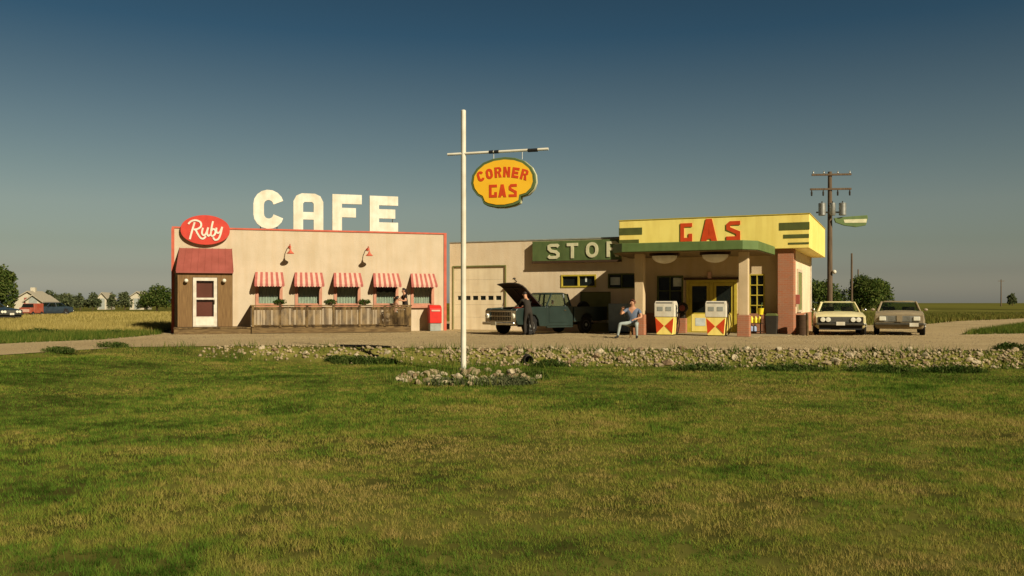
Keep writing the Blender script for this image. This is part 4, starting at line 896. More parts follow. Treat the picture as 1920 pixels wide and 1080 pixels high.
# ---------------------------------------------------------------- people
def person(label, loc, rz, J, top, legs, hair='hair_dark', hair_long=False, sleeves=False, cat='person', scale=1.0):
    V = {k: Vector(v)*scale for k, v in J.items()}
    vs, es, rad, reg = [], [], [], []
    def add(p, r, g): vs.append(Vector(p)); rad.append((r*scale, r*scale) if not isinstance(r, tuple) else (r[0]*scale, r[1]*scale)); reg.append(g); return len(vs)-1
    def link(a, b): es.append((a, b))
    pe = add(V['pelvis'], .135, 'legs'); be = add(V['pelvis'].lerp(V['chest'], .5), .125, 'top'); ch = add(V['chest'], .145, 'top'); nk = add(V['neck'], .055, 'skin')
    up = (V['head']-V['neck']).normalized(); h0 = add(V['head']-up*.03*scale, .078, 'skin'); h1 = add(V['head']+up*.05*scale, .088, 'skin'); h2 = add(V['head']+up*.10*scale, .055, 'skin')
    for a, b in ((pe, be), (be, ch), (ch, nk), (nk, h0), (h0, h1), (h1, h2)): link(a, b)
    for s in 'LR':
        sh = add(V[s+'sh'], .065, 'top'); el = add(V[s+'el'], .043, 'top' if sleeves else 'skin'); mid = add(V[s+'sh'].lerp(V[s+'el'], .5), .055, 'top')
        wr = add(V[s+'wr'], .028, 'skin'); link(ch, sh); link(sh, mid); link(mid, el); link(el, wr)
        d = (V[s+'wr']-V[s+'el']).normalized(); pm = add(V[s+'wr']+d*.07*scale, (.038, .02), 'skin'); link(wr, pm)
        side = d.cross(Vector((0, 0, 1)));  side = side.normalized() if side.length > .1 else Vector((1, 0, 0)); dn_ = d.cross(side).normalized()
        if dn_.z > 0: dn_ = -dn_
        for i, (o, ln) in enumerate(((-.03, .065), (-.01, .078), (.011, .074), (.031, .056))):
            a = add(V[s+'wr']+(d*.095+side*o)*scale, .010, 'skin'); b = add(V[s+'wr']+(d*(.095+ln*.5)+side*o*1.1+dn_*.008)*scale, .009, 'skin'); c = add(V[s+'wr']+(d*(.095+ln*.9)+side*o*1.1+dn_*.03)*scale, .008, 'skin')
            link(pm, a); link(a, b); link(b, c)
        a = add(V[s+'wr']+(d*.05-side*.045)*scale, .011, 'skin'); b = add(V[s+'wr']+(d*.085-side*.065+dn_*.01)*scale, .009, 'skin'); link(pm, a); link(a, b)
        hp = add(V[s+'hip'], .095, 'legs'); kn = add(V[s+'kn'], .062, 'legs'); cf = add(V[s+'kn'].lerp(V[s+'an'], .35), .055, 'legs'); an = add(V[s+'an'], .038, 'legs'); to = add(V[s+'to'], .036, 'shoe'); hl_ = add(V[s+'an']+Vector((0, 0, -.05))*scale, .04, 'shoe')
        link(pe, hp); link(hp, kn); link(kn, cf); link(cf, an); link(an, hl_); link(hl_, to)
    me = bpy.data.meshes.new('body'); me.from_pydata([tuple(v) for v in vs], es, []); ob = bpy.data.objects.new('tmp_body', me); col.objects.link(ob)
    md = ob.modifiers.new('skin', 'SKIN'); md.use_smooth_shade = True
    sv = me.skin_vertices[0].data
    for i, r in enumerate(rad): sv[i].radius = r; sv[i].use_root = (i == 0)
    sb = ob.modifiers.new('sub', 'SUBSURF'); sb.levels = 1; sb.render_levels = 1
    dg = bpy.context.evaluated_depsgraph_get(); dg.update(); nm = bpy.data.meshes.new_from_object(ob.evaluated_get(dg))
    bpy.data.objects.remove(ob); bpy.data.meshes.remove(me)
    order = {'skin': 0, 'top': 1, 'legs': 2, 'shoe': 3}; nm.materials.clear()
    for m in ('skin', top, legs, 'black'): nm.materials.append(M[m])
    segs = [(vs[a], vs[b], reg[b] if reg[a] != reg[b] and (b-a) < 3 else reg[a], reg[b]) for a, b in es]
    for p in nm.polygons:
        c = p.center; best = (9e9, 0)
        for a, b, ra, rb_ in segs:
            ab = b-a; t = max(0, min(1, (c-a).dot(ab)/max(1e-9, ab.length_squared))); d = (c-(a+ab*t)).length
            if d < best[0]: best = (d, order[ra if t < .5 else rb_])
        p.material_index = best[1]; p.use_smooth = True
    t = thing('person', label, cat, loc, rz); bo = bpy.data.objects.new('body', nm); col.objects.link(bo); bo.parent = t
    # face and hair
    f = V.get('face', Vector((1, 0, 0))).normalized(); hd = V['head']+up*.035*scale; sd_ = up.cross(f).normalized()
    hm_ = MB(); n = 12
    for i, (oz, r) in enumerate(((.085, .085), (.05, .102), (.0, .098))): pass
    hb = MB(); hb.ball((0, 0, 0), (.102*scale, .098*scale, .108*scale), 14, 9)
    mat = Matrix((f, sd_, up)).transposed()
    hv = []
    for v in hb.v:
        q = Vector(v)
        if q.x > .035*scale and q.z < .055*scale: q.x = .035*scale + (q.x-.035*scale)*.05; q.y *= .96
        if q.z < -.05*scale and not hair_long: q.z = -.05*scale
        hv.append(tuple(hd + mat @ (q + Vector((-.016*scale, 0, .016*scale)))))
    h_ = MB(); h_.add(hv, hb.f)
    if hair_long: h_.tube([hd+mat@Vector((-.06, 0, .03))*scale, hd+mat@Vector((-.095, 0, -.10))*scale, hd+mat@Vector((-.09, 0, -.24))*scale], [.085*scale, .08*scale, .035*scale], 10)
    h_.build('hair', hair, t)
    fe = MB()
    for s in (-1, 1): fe.ball(hd+mat@Vector((.083, s*.033, .0))*scale, .011*scale, 8, 6)
    fe.ball(hd+mat@Vector((.086, 0, -.065))*scale, (.008*scale, .022*scale, .008*scale), 8, 5); fe.build('eyes_and_mouth', 'hair_dark', t)
    MB().tube([hd+mat@Vector((.082, 0, .01))*scale, hd+mat@Vector((.106, 0, -.03))*scale], [.008*scale, .016*scale], 8).build('nose', 'skin', t)
    ea = MB()
    for s in (-1, 1): ea.ball(hd+mat@Vector((.0, s*.092, -.01))*scale, (.018*scale, .012*scale, .028*scale), 8, 6)
    ea.build('ears', 'skin', t)
    return t
# mechanic bent over the fender: x forward is towards the engine
person('person in dark grey work clothes leaning under the raised truck hood', (.60, 35.15, .01), R(118), dict(pelvis=(-.06,0,.95), chest=(.04,0,1.32), neck=(.11,0,1.48), head=(.17,0,1.60), face=(.85,0,-.5),
    Lsh=(.05,.19,1.41), Lel=(.30,.26,1.20), Lwr=(.58,.16,1.18), Rsh=(.05,-.19,1.41), Rel=(.28,-.24,1.18), Rwr=(.57,-.18,1.16), Lhip=(-.12,.10,.90), Lkn=(-.04,.13,.50), Lan=(-.10,.15,.10), Lto=(.10,.18,.045),
    Rhip=(-.12,-.10,.90), Rkn=(-.10,-.14,.50), Ran=(-.26,-.17,.10), Rto=(-.06,-.20,.045)), 'cloth_grey', 'cloth_grey', sleeves=True)
# seated man by the pillar
SX, SYY = at(1188, 32.2)[0], 32.2
person('seated person in blue shirt and pale jeans with one hand raised, left of the pillar', (SX, SYY, .012), R(-108), dict(pelvis=(0,0,.53), chest=(.06,-.02,.92), neck=(.08,-.02,1.09), head=(.10,-.02,1.21), face=(1,-.45,.0),
    Lsh=(.06,.18,.98), Lel=(.16,.27,.74), Lwr=(.36,.12,.68), Rsh=(.08,-.20,1.0), Rel=(.26,-.36,.84), Rwr=(.36,-.30,.99), Lhip=(.02,.10,.50), Lkn=(.42,.16,.52), Lan=(.42,.17,.10), Lto=(.62,.20,.045),
    Rhip=(.02,-.10,.50), Rkn=(.36,-.36,.52), Ran=(.42,-.42,.10), Rto=(.62,-.48,.045)), 'cloth_blue', 'cloth_jeans', hair='hair_red')
bpy.data.objects[[o.name for o in col.objects if o.get('label', '').startswith('seated person in blue')][0]].scale = (1.12, 1.18, 1.04)
stl = thing('stool', 'brown wooden stool under the seated person in the blue shirt', 'stool', (SX, SYY, .012), R(-108))
MB().lathe([(.17, 0), (.18, .01), (.18, .035), (.17, .045)], (-.02, 0, .385), 'z', 20).build('seat', 'porch_wood', stl)
for a in range(4):
    c, s = math.cos(a*math.pi/2+.78), math.sin(a*math.pi/2+.78); MB().tube([(-.02+.12*c, .12*s, .384), (-.02+.18*c, .18*s, 0)], .018, 6).build('leg', 'porch_wood', stl)
def on_deck(px, y): x = C.sx(px, y); return C.world(x, y, .286)
person('dark-haired person in black standing on the deck beside the last striped awning', on_deck(760, -.95), C.a+R(195), dict(pelvis=(0,0,.92), chest=(.02,0,1.25), neck=(.05,0,1.42), head=(.08,0,1.53), face=(1,0,-.3),
    Lsh=(.02,.17,1.33), Lel=(.14,.24,1.10), Lwr=(.36,.14,1.14), Rsh=(.02,-.17,1.33), Rel=(.20,-.22,1.15), Rwr=(.40,-.12,1.22), Lhip=(0,.09,.87), Lkn=(.03,.10,.48), Lan=(0,.11,.10), Lto=(.18,.13,.045),
    Rhip=(0,-.09,.87), Rkn=(.05,-.10,.48), Ran=(-.05,-.11,.10), Rto=(.14,-.13,.045)), 'cloth_black', 'cloth_black', hair_long=True)
person('dark-haired seated person in a pale top behind the deck railing', on_deck(741, -1.25), C.a+R(20), dict(pelvis=(0,0,.53), chest=(.05,0,.90), neck=(.07,0,1.07), head=(.10,0,1.18), face=(1,0,0),
    Lsh=(.05,.17,.97), Lel=(.14,.24,.75), Lwr=(.36,.14,.82), Rsh=(.05,-.17,.97), Rel=(.14,-.24,.75), Rwr=(.36,-.14,.82), Lhip=(.02,.09,.50), Lkn=(.42,.12,.50), Lan=(.42,.12,.10), Lto=(.60,.12,.045),
    Rhip=(.02,-.09,.50), Rkn=(.42,-.12,.50), Ran=(.42,-.12,.10), Rto=(.60,-.12,.045)), 'cloth_pink', 'cloth_jeans')
for px, yy in ((741, -1.25),):
    ch_ = thing('deck_chair', 'small brown chair on the deck behind the railing', 'chair', on_deck(px, yy), C.a+R(20))
    MB().box(-.2, .22, -.2, .2, .38, .42).build('seat', 'porch_wood', ch_, smooth=0); MB().box(-.22, -.19, -.2, .2, .55, .85).build('backrest', 'porch_wood', ch_, smooth=0)
    for a, b in ((-.2, -.18), (-.2, .18), (.2, -.18), (.2, .18)): MB().tube([(a, b, 0), (a, b, .379 if a > 0 else .6)], .016, 6).build('leg', 'porch_wood', ch_)
tb = thing('patio_table', 'small round table on the deck between the seated person and the end railing', 'table', on_deck(752, -1.2), C.a)
MB().lathe([(.3, 0), (.31, .02), (.3, .03)], (0, 0, .70), 'z', 22).build('table_top', 'white', tb); MB().tube([(0, 0, .02), (0, 0, .699)], .025, 8).build('post', 'dark', tb); MB().lathe([(.2, 0), (.19, .02)], (0, 0, 0), 'z', 16).build('base', 'dark', tb)

# ---------------------------------------------------------------- foliage
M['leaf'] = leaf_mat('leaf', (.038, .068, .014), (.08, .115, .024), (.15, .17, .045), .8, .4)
M['leaf_far'] = leaf_mat('leaf_far', (.07, .09, .04), (.11, .13, .055), (.16, .17, .08), .25, .4)  # colours lightened in place of haze over the distant trees
M['weed'] = leaf_mat('weed', (.020, .042, .008), (.045, .075, .014), (.10, .12, .03), 2, .25)
M['weed_grey'] = leaf_mat('weed_grey', (.05, .065, .025), (.10, .115, .05), (.17, .17, .08), 2, .25)
def leaf_cloud(blobs, n, size, seed, shell=.55):
    rs = np.random.RandomState(seed); wts = np.array([b[3]*b[4]*b[5] for b in blobs])**.67; wts /= wts.sum(); k = rs.choice(len(blobs), n, p=wts)
    B = np.array([b[:6] for b in blobs])[k]; d = rs.normal(size=(n, 3)); d /= np.linalg.norm(d, axis=1)[:, None]
    r = shell + (1-shell)*rs.rand(n)**.5; r *= 1 + .10*rs.normal(size=n); c = B[:, :3] + d*r[:, None]*B[:, 3:6]
    a = rs.normal(size=(n, 3)); a /= np.linalg.norm(a, axis=1)[:, None]; b = np.cross(a, rs.normal(size=(n, 3))); b /= np.linalg.norm(b, axis=1)[:, None]
    s = (size*rs.uniform(.5, 1.3, n))[:, None]
    V = np.stack([c-a*s, c+b*s*.55, c+a*s, c-b*s*.55], 1).reshape(-1, 3); F = np.arange(4*n).reshape(-1, 4); return V, F
def fast_mesh(name, V, F, mat, parent=None):
    me = bpy.data.meshes.new(name); n = len(F); k = F.shape[1]; me.vertices.add(len(V)); me.vertices.foreach_set('co', V.astype(float).ravel())
    me.loops.add(n*k); me.loops.foreach_set('vertex_index', F.astype(np.int32).ravel()); me.polygons.add(n)
    me.polygons.foreach_set('loop_start', np.arange(0, n*k, k, dtype=np.int32)); me.polygons.foreach_set('loop_total', np.full(n, k, dtype=np.int32))
    me.materials.append(M[mat]); me.update(); me.validate(); o = bpy.data.objects.new(name, me); col.objects.link(o)
    if parent: o.parent = parent
    return o
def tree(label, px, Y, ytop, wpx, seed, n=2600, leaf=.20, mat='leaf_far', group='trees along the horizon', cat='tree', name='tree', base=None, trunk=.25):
    rr = random.Random(seed); x = (px-960)/FPX*Y; z0 = gz(x, Y); h = EYE+(HOR-ytop)/FPX*Y-z0; W = wpx/FPX*Y/2
    t = thing(name, label, cat, (x, Y, z0), 0, group); blobs = []; nb = 9 if wpx > 45 else 6
    for i in range(nb):
        a = rr.uniform(0, 6.28); q = rr.uniform(.0, .62)*W; r_ = W*rr.uniform(.34, .52); zz = h*rr.uniform(trunk+.12, .80); rz_ = min(h*.3, r_*1.0); zz = min(zz, h-rz_*.95)
        blobs.append((q*math.cos(a), q*math.sin(a), zz, r_, r_, rz_))
    blobs.append((rr.uniform(-.1, .1)*W, 0, h*.74, W*.5, W*.5, h*.26)); blobs.append((-W*.5, 0, h*.38, W*.5, W*.5, h*.28)); blobs.append((W*.5, 0, h*.40, W*.5, W*.5, h*.28))
    V, F = leaf_cloud(blobs, n, leaf, seed, .35); V[:, 2] = np.maximum(V[:, 2], .02); fast_mesh('crown', V, F, mat, t)
    m_ = MB(); m_.tube([(0, 0, -.1), (.05, 0, h*.2), (0, .05, h*.45), (.05, 0, h*.75)], [h*.035, h*.028, h*.018, h*.006], 7)
    for k in range(4):
        a = k*1.6+rr.uniform(0, .6); m_.tube([(0, 0, h*(.2+.06*k)), (W*.3*math.cos(a), W*.3*math.sin(a), h*(.38+.06*k)), (W*.55*math.cos(a), W*.55*math.sin(a), h*(.5+.06*k))], [h*.016, h*.01, h*.004], 5)
    m_.build('trunk', 'bark', t); return t
tree('broad dark green tree cut by the left edge of the photo', 2, 120, 498, 62, 41, 9000, .19, group=None, mat='leaf')
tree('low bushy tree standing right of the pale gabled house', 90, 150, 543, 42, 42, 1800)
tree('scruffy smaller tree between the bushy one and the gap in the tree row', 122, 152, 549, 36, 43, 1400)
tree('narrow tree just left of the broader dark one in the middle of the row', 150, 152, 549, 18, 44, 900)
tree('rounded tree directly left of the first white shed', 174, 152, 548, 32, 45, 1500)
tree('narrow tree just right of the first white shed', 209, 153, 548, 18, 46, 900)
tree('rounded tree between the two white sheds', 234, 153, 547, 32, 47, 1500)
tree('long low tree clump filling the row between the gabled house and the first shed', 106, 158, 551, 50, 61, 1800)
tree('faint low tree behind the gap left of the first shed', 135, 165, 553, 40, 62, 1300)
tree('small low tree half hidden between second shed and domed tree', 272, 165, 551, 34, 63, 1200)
tree('bright green domed tree beside the left wall of the cafe', 294, 140, 533, 66, 48, 6500, .18, mat='leaf', group=None)
tree('dark tree directly behind the utility pole and cream coupe', 1545, 105, 524, 70, 51, 5200, .15, group='trees behind the parked cars', mat='leaf')
tree('large rounded tree rising between the two parked cars', 1612, 108, 516, 84, 52, 8000, .15, group='trees behind the parked cars', mat='leaf')
tree('olive green tree at the right end of the clump behind the tan sedan', 1645, 110, 520, 62, 53, 6000, .15, group='trees behind the parked cars', mat='leaf')
tree('tiny dark bush alone on the far horizon at right', 1898, 260, 550, 17, 54, 900, .35, group=None, name='bush', cat='bush', trunk=.1)

# houses and sheds far left
def house(label, px, Y, wpx, zh, zr, name='house', chim=False, depth=7):
    x = (px-960)/FPX*Y; z0 = gz(x, Y); W = wpx/FPX*Y; t = thing(name, label, 'house' if name == 'house' else 'shed', (x, Y, z0), R(12))
    a = W/2; m_ = MB(); m_.prism([(-a, 0), (a, 0), (a, zh), (0, zr-.05), (-a, zh)], 'y', 0, depth); m_.build('wall', 'house_white', t, smooth=0)
    m_ = MB(); e = .35
    for s in (-1, 1): m_.prism([(0, zr), (s*(a+e), zh-e*(zr-zh)/a), (s*(a+e), zh-e*(zr-zh)/a+.15), (0, zr+.17)], 'y', -.3, depth+.3)
    m_.build('roof', 'house_roof', t, smooth=0)
    MB().box(-.5, .5, -.05, -.002, .1, 2.1).build('door', 'red_roof' if name == 'house' else 'grey_paint', t, smooth=0)
    for s in (-1, 1):
        if W > 5: w_ = MB().box(s*a*.6-.5, s*a*.6+.5, -.04, -.002, 1.0, 2.0).build('window', 'dark', t, smooth=0)
    return t
hs_ = house('pale gabled house with a stubby cupola behind the parked cars at left', 52, 135, 46, 1.8, 3.0)
MB().box(-.35, .35, 2.4, 3.1, 2.8, 3.7).build('cupola', 'house_white', hs_, smooth=0)
hs2 = house('low cream outbuilding joined in front of the gabled house', 62, 118, 26, 1.6, 2.3, 'shed')
house('small white shed in the gap of the tree row', 191, 165, 16, 2.2, 3.1, 'shed'); house('white shed just left of the bright domed tree', 257, 165, 26, 2.4, 3.3, 'shed')

# cars far left
c1 = car('dark blue wagon parked by the red van on the far left field track', 'parked_car', 'car_blue', at(92, 88, gz(-45, 88)+.03), R(-122), style='sedan')
c1.scale = (.85, .95, .98)
c2 = car('dark sedan with a pale nose cut by the left photo edge', 'parked_car', 'car_blue', at(-22, 63, gz(-36, 63)+.03), R(-25), style='coupe')
van = thing('red_van', 'faded red van with open pale back beside the dark blue wagon', 'van', at(60, 84, gz(-45, 84)+.03), R(-100))
van.scale = (.8, .8, .85)
MB().box(-1.0, .6, -.8, .8, .35, 1.45).build('body', 'car_red', van, smooth=0, bevel=.08)
MB().box(.60, 1.2, -.78, .78, .35, 1.0).build('nose', 'car_red', van, smooth=0, bevel=.08)
MB().hexa([(.601, -.70, 1.0), (.95, -.70, 1.0), (.95, .70, 1.0), (.601, .70, 1.0), (.601, -.66, 1.40), (.66, -.66, 1.40), (.66, .66, 1.40), (.601, .66, 1.40)]).build('windshield', 'glass_dark', van, smooth=0)
MB().box(1.201, 1.22, -.6, .6, .5, .82).build('grille', 'stripe_white', van, smooth=0)
for x in (-.65, .8):
    for s in (-1, 1): wheel(van, x, s*.72, .28, .18, 'steel')

# ---------------------------------------------------------------- hanging pots on the rail
for px, lab in ((523, 'dark bushy plant in a pot on the deck rail below the first awning'), (619, 'dark bushy plant in a pot on the deck rail between second and third awnings'), (683, 'dark bushy plant in a pot on the deck rail right of the third awning')):
    x = C.sx(px, -2.0); t = thing('potted_plant', lab, 'potted plant', C.world(x, -1.93, rt+.046), C.a, 'pots along the deck rail')
    V, F = leaf_cloud([(0, 0, .12, .26, .16, .12), (-.08, 0, .10, .18, .14, .12), (.1, 0, .13, .2, .14, .12)], 700, .035, px, .2); V[:, 2] = np.maximum(V[:, 2], .005); fast_mesh('foliage', V, F, 'weed', t)
    MB().lathe([(.09, 0), (.12, .12), (.125, .13)], (0, 0, 0), 'z', 14).build('pot', 'dark_wood', t)

# red newspaper / mail box by the cafe corner
bx = C.sx(815, -.55); mbx = thing('mail_box', 'bright red box on a grey base against the cafe wall by the right corner', 'mailbox', C.world(bx, -.55, .014), C.a)
MB().box(-.25, .25, -.2, .22, 0, .36).build('base', 'grey_paint', mbx, smooth=0, bevel=.01)
MB().box(-.28, .28, -.24, .24, .361, 1.02).build('box', 'mailbox_red', mbx, smooth=0, bevel=.015)
MB().hexa([(-.29, -.25, 1.021), (.29, -.25, 1.021), (.29, .25, 1.021), (-.29, .25, 1.021), (-.27, -.12, 1.17), (.27, -.12, 1.17), (.27, .25, 1.20), (-.27, .25, 1.20)]).build('lid', 'mailbox_red', mbx, smooth=0, bevel=.015)
MB().box(-.2, .2, -.262, -.241, .90, .97).build('handle', 'stripe_white', mbx, smooth=0)
# pale blue ice chest by the service door
ix = G.sx(1163, -.9); ic = thing('ice_chest', 'pale blue grey upright ice chest standing left of the canopy pillar', 'ice chest', G.world(ix, -.9, .014), G.a)
MB().box(-.44, .44, -.3, .3, .06, 1.26).build('cabinet', 'cooler', ic, smooth=0, bevel=.02); MB().box(-.40, .40, -.315, -.301, .45, 1.20).build('door', 'cooler', ic, smooth=0, bevel=.008)
MB().box(.28, .31, -.35, -.316, .7, .95).build('handle', 'steel', ic, smooth=0); MB().box(-.4, .4, -.26, .26, .0, .059).build('plinth', 'dark', ic, smooth=0)
# hose reel behind the left pump
hx = G.sx(1280, -.6); hr = thing('hose_reel', 'dark rounded hose reel with dull red face on a brick-coloured stand behind the left pump', 'hose reel', G.world(hx, -.6, .036), G.a)
MB().box(-.16, .16, -.14, .14, 0, .62).build('stand', 'brick', hr, smooth=0, bevel=.01)
MB().box(-.10, .10, -.10, .10, .621, .85).build('neck', 'dark', hr, smooth=0, bevel=.02)
MB().lathe([(.20, 0), (.22, .03), (.22, .17), (.20, .20)], (0, -.10, 1.07), 'y', 24).build('drum', 'dark', hr); MB().lathe([(.13, 0), (.12, -.02), (.03, -.03)], (0, -.102, 1.05), 'y', 20).build('drum_face', 'red_roof', hr)
# bottle rack and bins by the right window
rkx = G.sx(1418, -.25); rk = thing('bottle_rack', 'low dark rack stacked with yellow and blue jugs right of the canopy pillar', 'display rack', G.world(rkx, -.25, .036), G.a)
m_ = MB()
for z in (.08, .42): m_.box(-.27, .27, -.18, .18, z, z+.02)
m_.build('shelf', 'dark', rk, smooth=0)
for a in (-.26, .26):
    for b in (-.17, .17): MB().tube([(a, b, 0), (a, b, .62)], .012, 6).build('post', 'dark', rk)
def jug(nm, lab, z, dx, dy, mat, s=1, grp='jugs on the rack'):
    w0 = G.world(rkx+dx, -.25+dy, .036+z); t = tag(MB().lathe([(.06*s, 0), (.07*s, .01*s), (.07*s, .17*s), (.03*s, .23*s), (.025*s, .26*s)], (0, 0, 0), 'z', 12).build(nm, mat, None, loc=w0), lab, 'jug', grp)
for k, dx in enumerate((-.18, -.02, .14)): jug('jug', 'yellow jug on the upper shelf of the low rack by the right window', .442, dx, -.05, 'bottle_yellow', 1.1, 'yellow jugs on the upper shelf')
for k, dx in enumerate((-.19, -.05)): jug('jug', 'blue jug on the lower shelf of the low rack by the right window', .102, dx, -.05, 'bottle_blue', 1.1, 'blue jugs on the lower shelf')
V_ = thing('squeegee_bucket', 'bright yellow bucket with green handle standing on a post beside the jug rack', 'bucket', G.world(G.sx(1426, -.1), -.1, .036), G.a)
MB().tube([(0, 0, 0), (0, 0, .78)], .025, 8).build('post', 'dark', V_); MB().lathe([(.10, 0), (.14, .26), (.145, .27)], (0, 0, .781), 'z', 16).build('pail', 'bottle_yellow', V_); MB().tube([(0, 0, .95), (.06, .03, 1.28)], .015, 6).build('handle', 'canopy_green', V_)
bn = thing('trash_bin', 'dark green black square trash bin against the left side of the brick pier', 'bin', G.world(G.sx(1447, -.25), -.25, .036), G.a)
MB().hexa([(-.2, -.2, 0), (.2, -.2, 0), (.2, .2, 0), (-.2, .2, 0), (-.24, -.24, .74), (.24, -.24, .74), (.24, .24, .74), (-.24, .24, .74)]).build('bin_body', 'dark', bn, smooth=0, bevel=.02); MB().hexa([(-.25, -.25, .741), (.25, -.25, .741), (.25, .25, .741), (-.25, .25, .741), (-.18, -.18, .84), (.18, -.18, .84), (.18, .18, .84), (-.18, .18, .84)]).build('lid', 'olive', bn, smooth=0, bevel=.02)
bo_ = thing('bollard', 'thin leaning tan post between the brick pier and the cream coupe', 'post', at(1514, 34.2, .012), 0)
MB().tube([(0, 0, 0), (-.01, .02, .85)], .05, 10).build('shaft', 'weathered', bo_); MB().ball((-.01, .02, .86), .055, 10, 6).build('cap', 'weathered', bo_)
cr_ = thing('oil_drum', 'dark rusty drum standing against the side wall beside the brick pier', 'drum', at(1504, 35.2, .012), 0)
MB().lathe([(.22, 0), (.235, .01), (.235, .28), (.245, .29), (.235, .30), (.235, .6), (.245, .61), (.235, .62), (.235, .80), (.22, .81)], (0, 0, 0), 'z', 20).build('barrel', 'dark_wood', cr_); MB().lathe([(.04, 0), (.03, .02)], (.1, 0, .811), 'z', 10).build('plug', 'steel', cr_)

# ---------------------------------------------------------------- tall pole with the hanging sign
PYY = 21.5; PX = (869-960)/FPX*PYY; PZ = gz(PX, PYY)
pl = thing('sign_pole', 'tall white pole with a crossbar, rising from a ring of stones', 'pole', (PX, PYY, PZ), R(-14))
ph = EYE+(HOR-208)/FPX*PYY-PZ; MB().tube([(0, 0, -.1), (0, 0, ph*.5), (0, 0, ph)], [.068, .064, .060], 14).build('shaft', 'white', pl); MB().ball((0, 0, ph), (.062, .062, .03), 12, 6).build('cap', 'white', pl)
hz = EYE+(HOR-288)/FPX*PYY-PZ; xL, xR_ = -.40, 2.12
cb = MB().tube([(xL, -.02, hz-.01), (xR_, -.02, hz+.02)], .032, 10).build('crossbar', 'white', pl)
for a, b in ((.66, .76), (.79, .90), (1.62, 1.86)): MB().tube([(a, -.02, hz+.005), (b, -.02, hz+.007)], .042, 10).build('clamp', 'black', cb)
for a in (.77, 1.48): MB().tube([(a, -.02, hz-.03), (a, -.02, hz-.2)], .012, 6).build('hanger', 'steel', cb)
sg = thing('hanging_sign', 'yellow shell-shaped sign with green rim reading CORNER GAS, hung from the crossbar', 'sign', (PX, PYY, PZ), R(-14))
cx_, cz_ = 1.03, EYE+(HOR-345)/FPX*PYY-PZ; sc = 1.58/500
raw = [(570,503),(650,512),(720,538),(775,585),(803,640),(808,700),(790,750),(750,790),(694,806),(686,852),(640,872),(570,885),(500,884),(430,868),(402,852),(384,806),(348,786),(315,740),(303,695),(312,635),(345,585),(400,540),(480,512)]
sh_ = [(cx_+(x-556)*sc, cz_-(y-692)*sc) for x, y in raw]; inn = [(cx_+(x-556)*sc*.92, cz_-(y-692)*sc*.895) for x, y in raw]
MB().prism(sh_, 'y', -.13, .13).build('box', 'sign_green', sg, smooth=50, bevel=.01)
for y0, y1 in ((-.142, -.131), (.131, .142)): MB().prism(inn, 'y', y0, y1).build('face', 'yellow_sign' if 'yellow_sign' in M else 'yellow', sg, smooth=0)
MB().prism([(cx_+(x-556)*sc*1.012, cz_-(y-692)*sc*1.012) for x, y in raw], 'y', -.03, .10).build('edge_band', 'letter_cream', sg, smooth=50)
def sign_text(word, x_list, h, wd, t, base, arcf=None, yf=-.1425, flip=1):
    out = []
    for ch, xx in zip(word, x_list):
        vs, fs = poly_mesh(glyph(ch, wd, t), .006, lambda u, v: (u*h, v*h)); dz, tilt = arcf(xx+wd*h/2) if arcf else (0, 0)
        c, s = math.cos(tilt), math.sin(tilt)
        q = [((x-wd*h/2)*c-(z)*s+wd*h/2, y, (x-wd*h/2)*s+z*c) for x, y, z in vs]
        MB().add([(flip*(x+xx)+cx_, yf*flip+y*flip, z+base+dz) for x, y, z in q], fs).build('letter_'+ch.lower(), 'orange_red', sg, smooth=0)
for fl in (1, -1):
    ax = lambda x: (.10-.30*x*x, -.55*x)
    sign_text('CORNER', [-.60+.203*i for i in range(6)], .25, .68, .24, cz_+.01, ax, flip=fl)
    sign_text('gas', [-.34, -.11, .15], .31, .64, .21, cz_-.37, None, flip=fl)

# ---------------------------------------------------------------- utility poles on the right
UX, UY, _ = at(1556, 55)
up_ = thing('utility_pole', 'tall brown wooden utility pole with two crossarms and grey transformers behind the coupe', 'utility pole', (UX, UY, gz(UX, UY)), R(-6))
uz = lambda py: EYE+(HOR-py)/FPX*UY-gz(UX, UY); us = UY/FPX
MB().tube([(0, 0, -.2), (0, 0, uz(450)), (0, 0, uz(322))], [.17, .15, .12], 10).build('shaft', 'pole_wood', up_)
for py, a, b in ((328, -34, 38), (355, -37, 38)):
    z = uz(py); arm = MB().box(a*us, b*us, -.18, -.08, z-.06, z+.06).build('crossarm', 'pole_wood', up_, smooth=0, bevel=.01)
    for u in ((a+3), a*.35, b*.35, b-3):
        sgn = 1 if py == 328 else -1
        MB().lathe([(.03, 0), (.05, .05), (.035, .10), (.045, .14), (.02, .18)] if sgn > 0 else [(.03, 0), (.04, -.08), (.06, -.14), (.05, -.34), (.02, -.36)], (u*us, -.13, z+sgn*.061), 'z', 10).build('insulator', 'dark' if sgn < 0 else 'steel', arm)
for u, r_ in ((-17, .22), (2, .18), (20, .22)):
    z0, z1 = uz(405), uz(382); tr = MB().lathe([(r_*.9, z0), (r_, z0+.03), (r_, z1-.06), (r_*1.05, z1-.05), (r_*.9, z1)], (u*us, -.38, 0), 'z', 18).build('transformer', 'steel', up_)
    MB().lathe([(.03, 0), (.045, .06), (.02, .12)], (u*us, -.38, z1), 'z', 8).build('bushing', 'dark', tr)
MB().box(-26*us, 26*us, -.155, -.10, uz(400), uz(397)).build('mounting_bar', 'steel', up_, smooth=0)
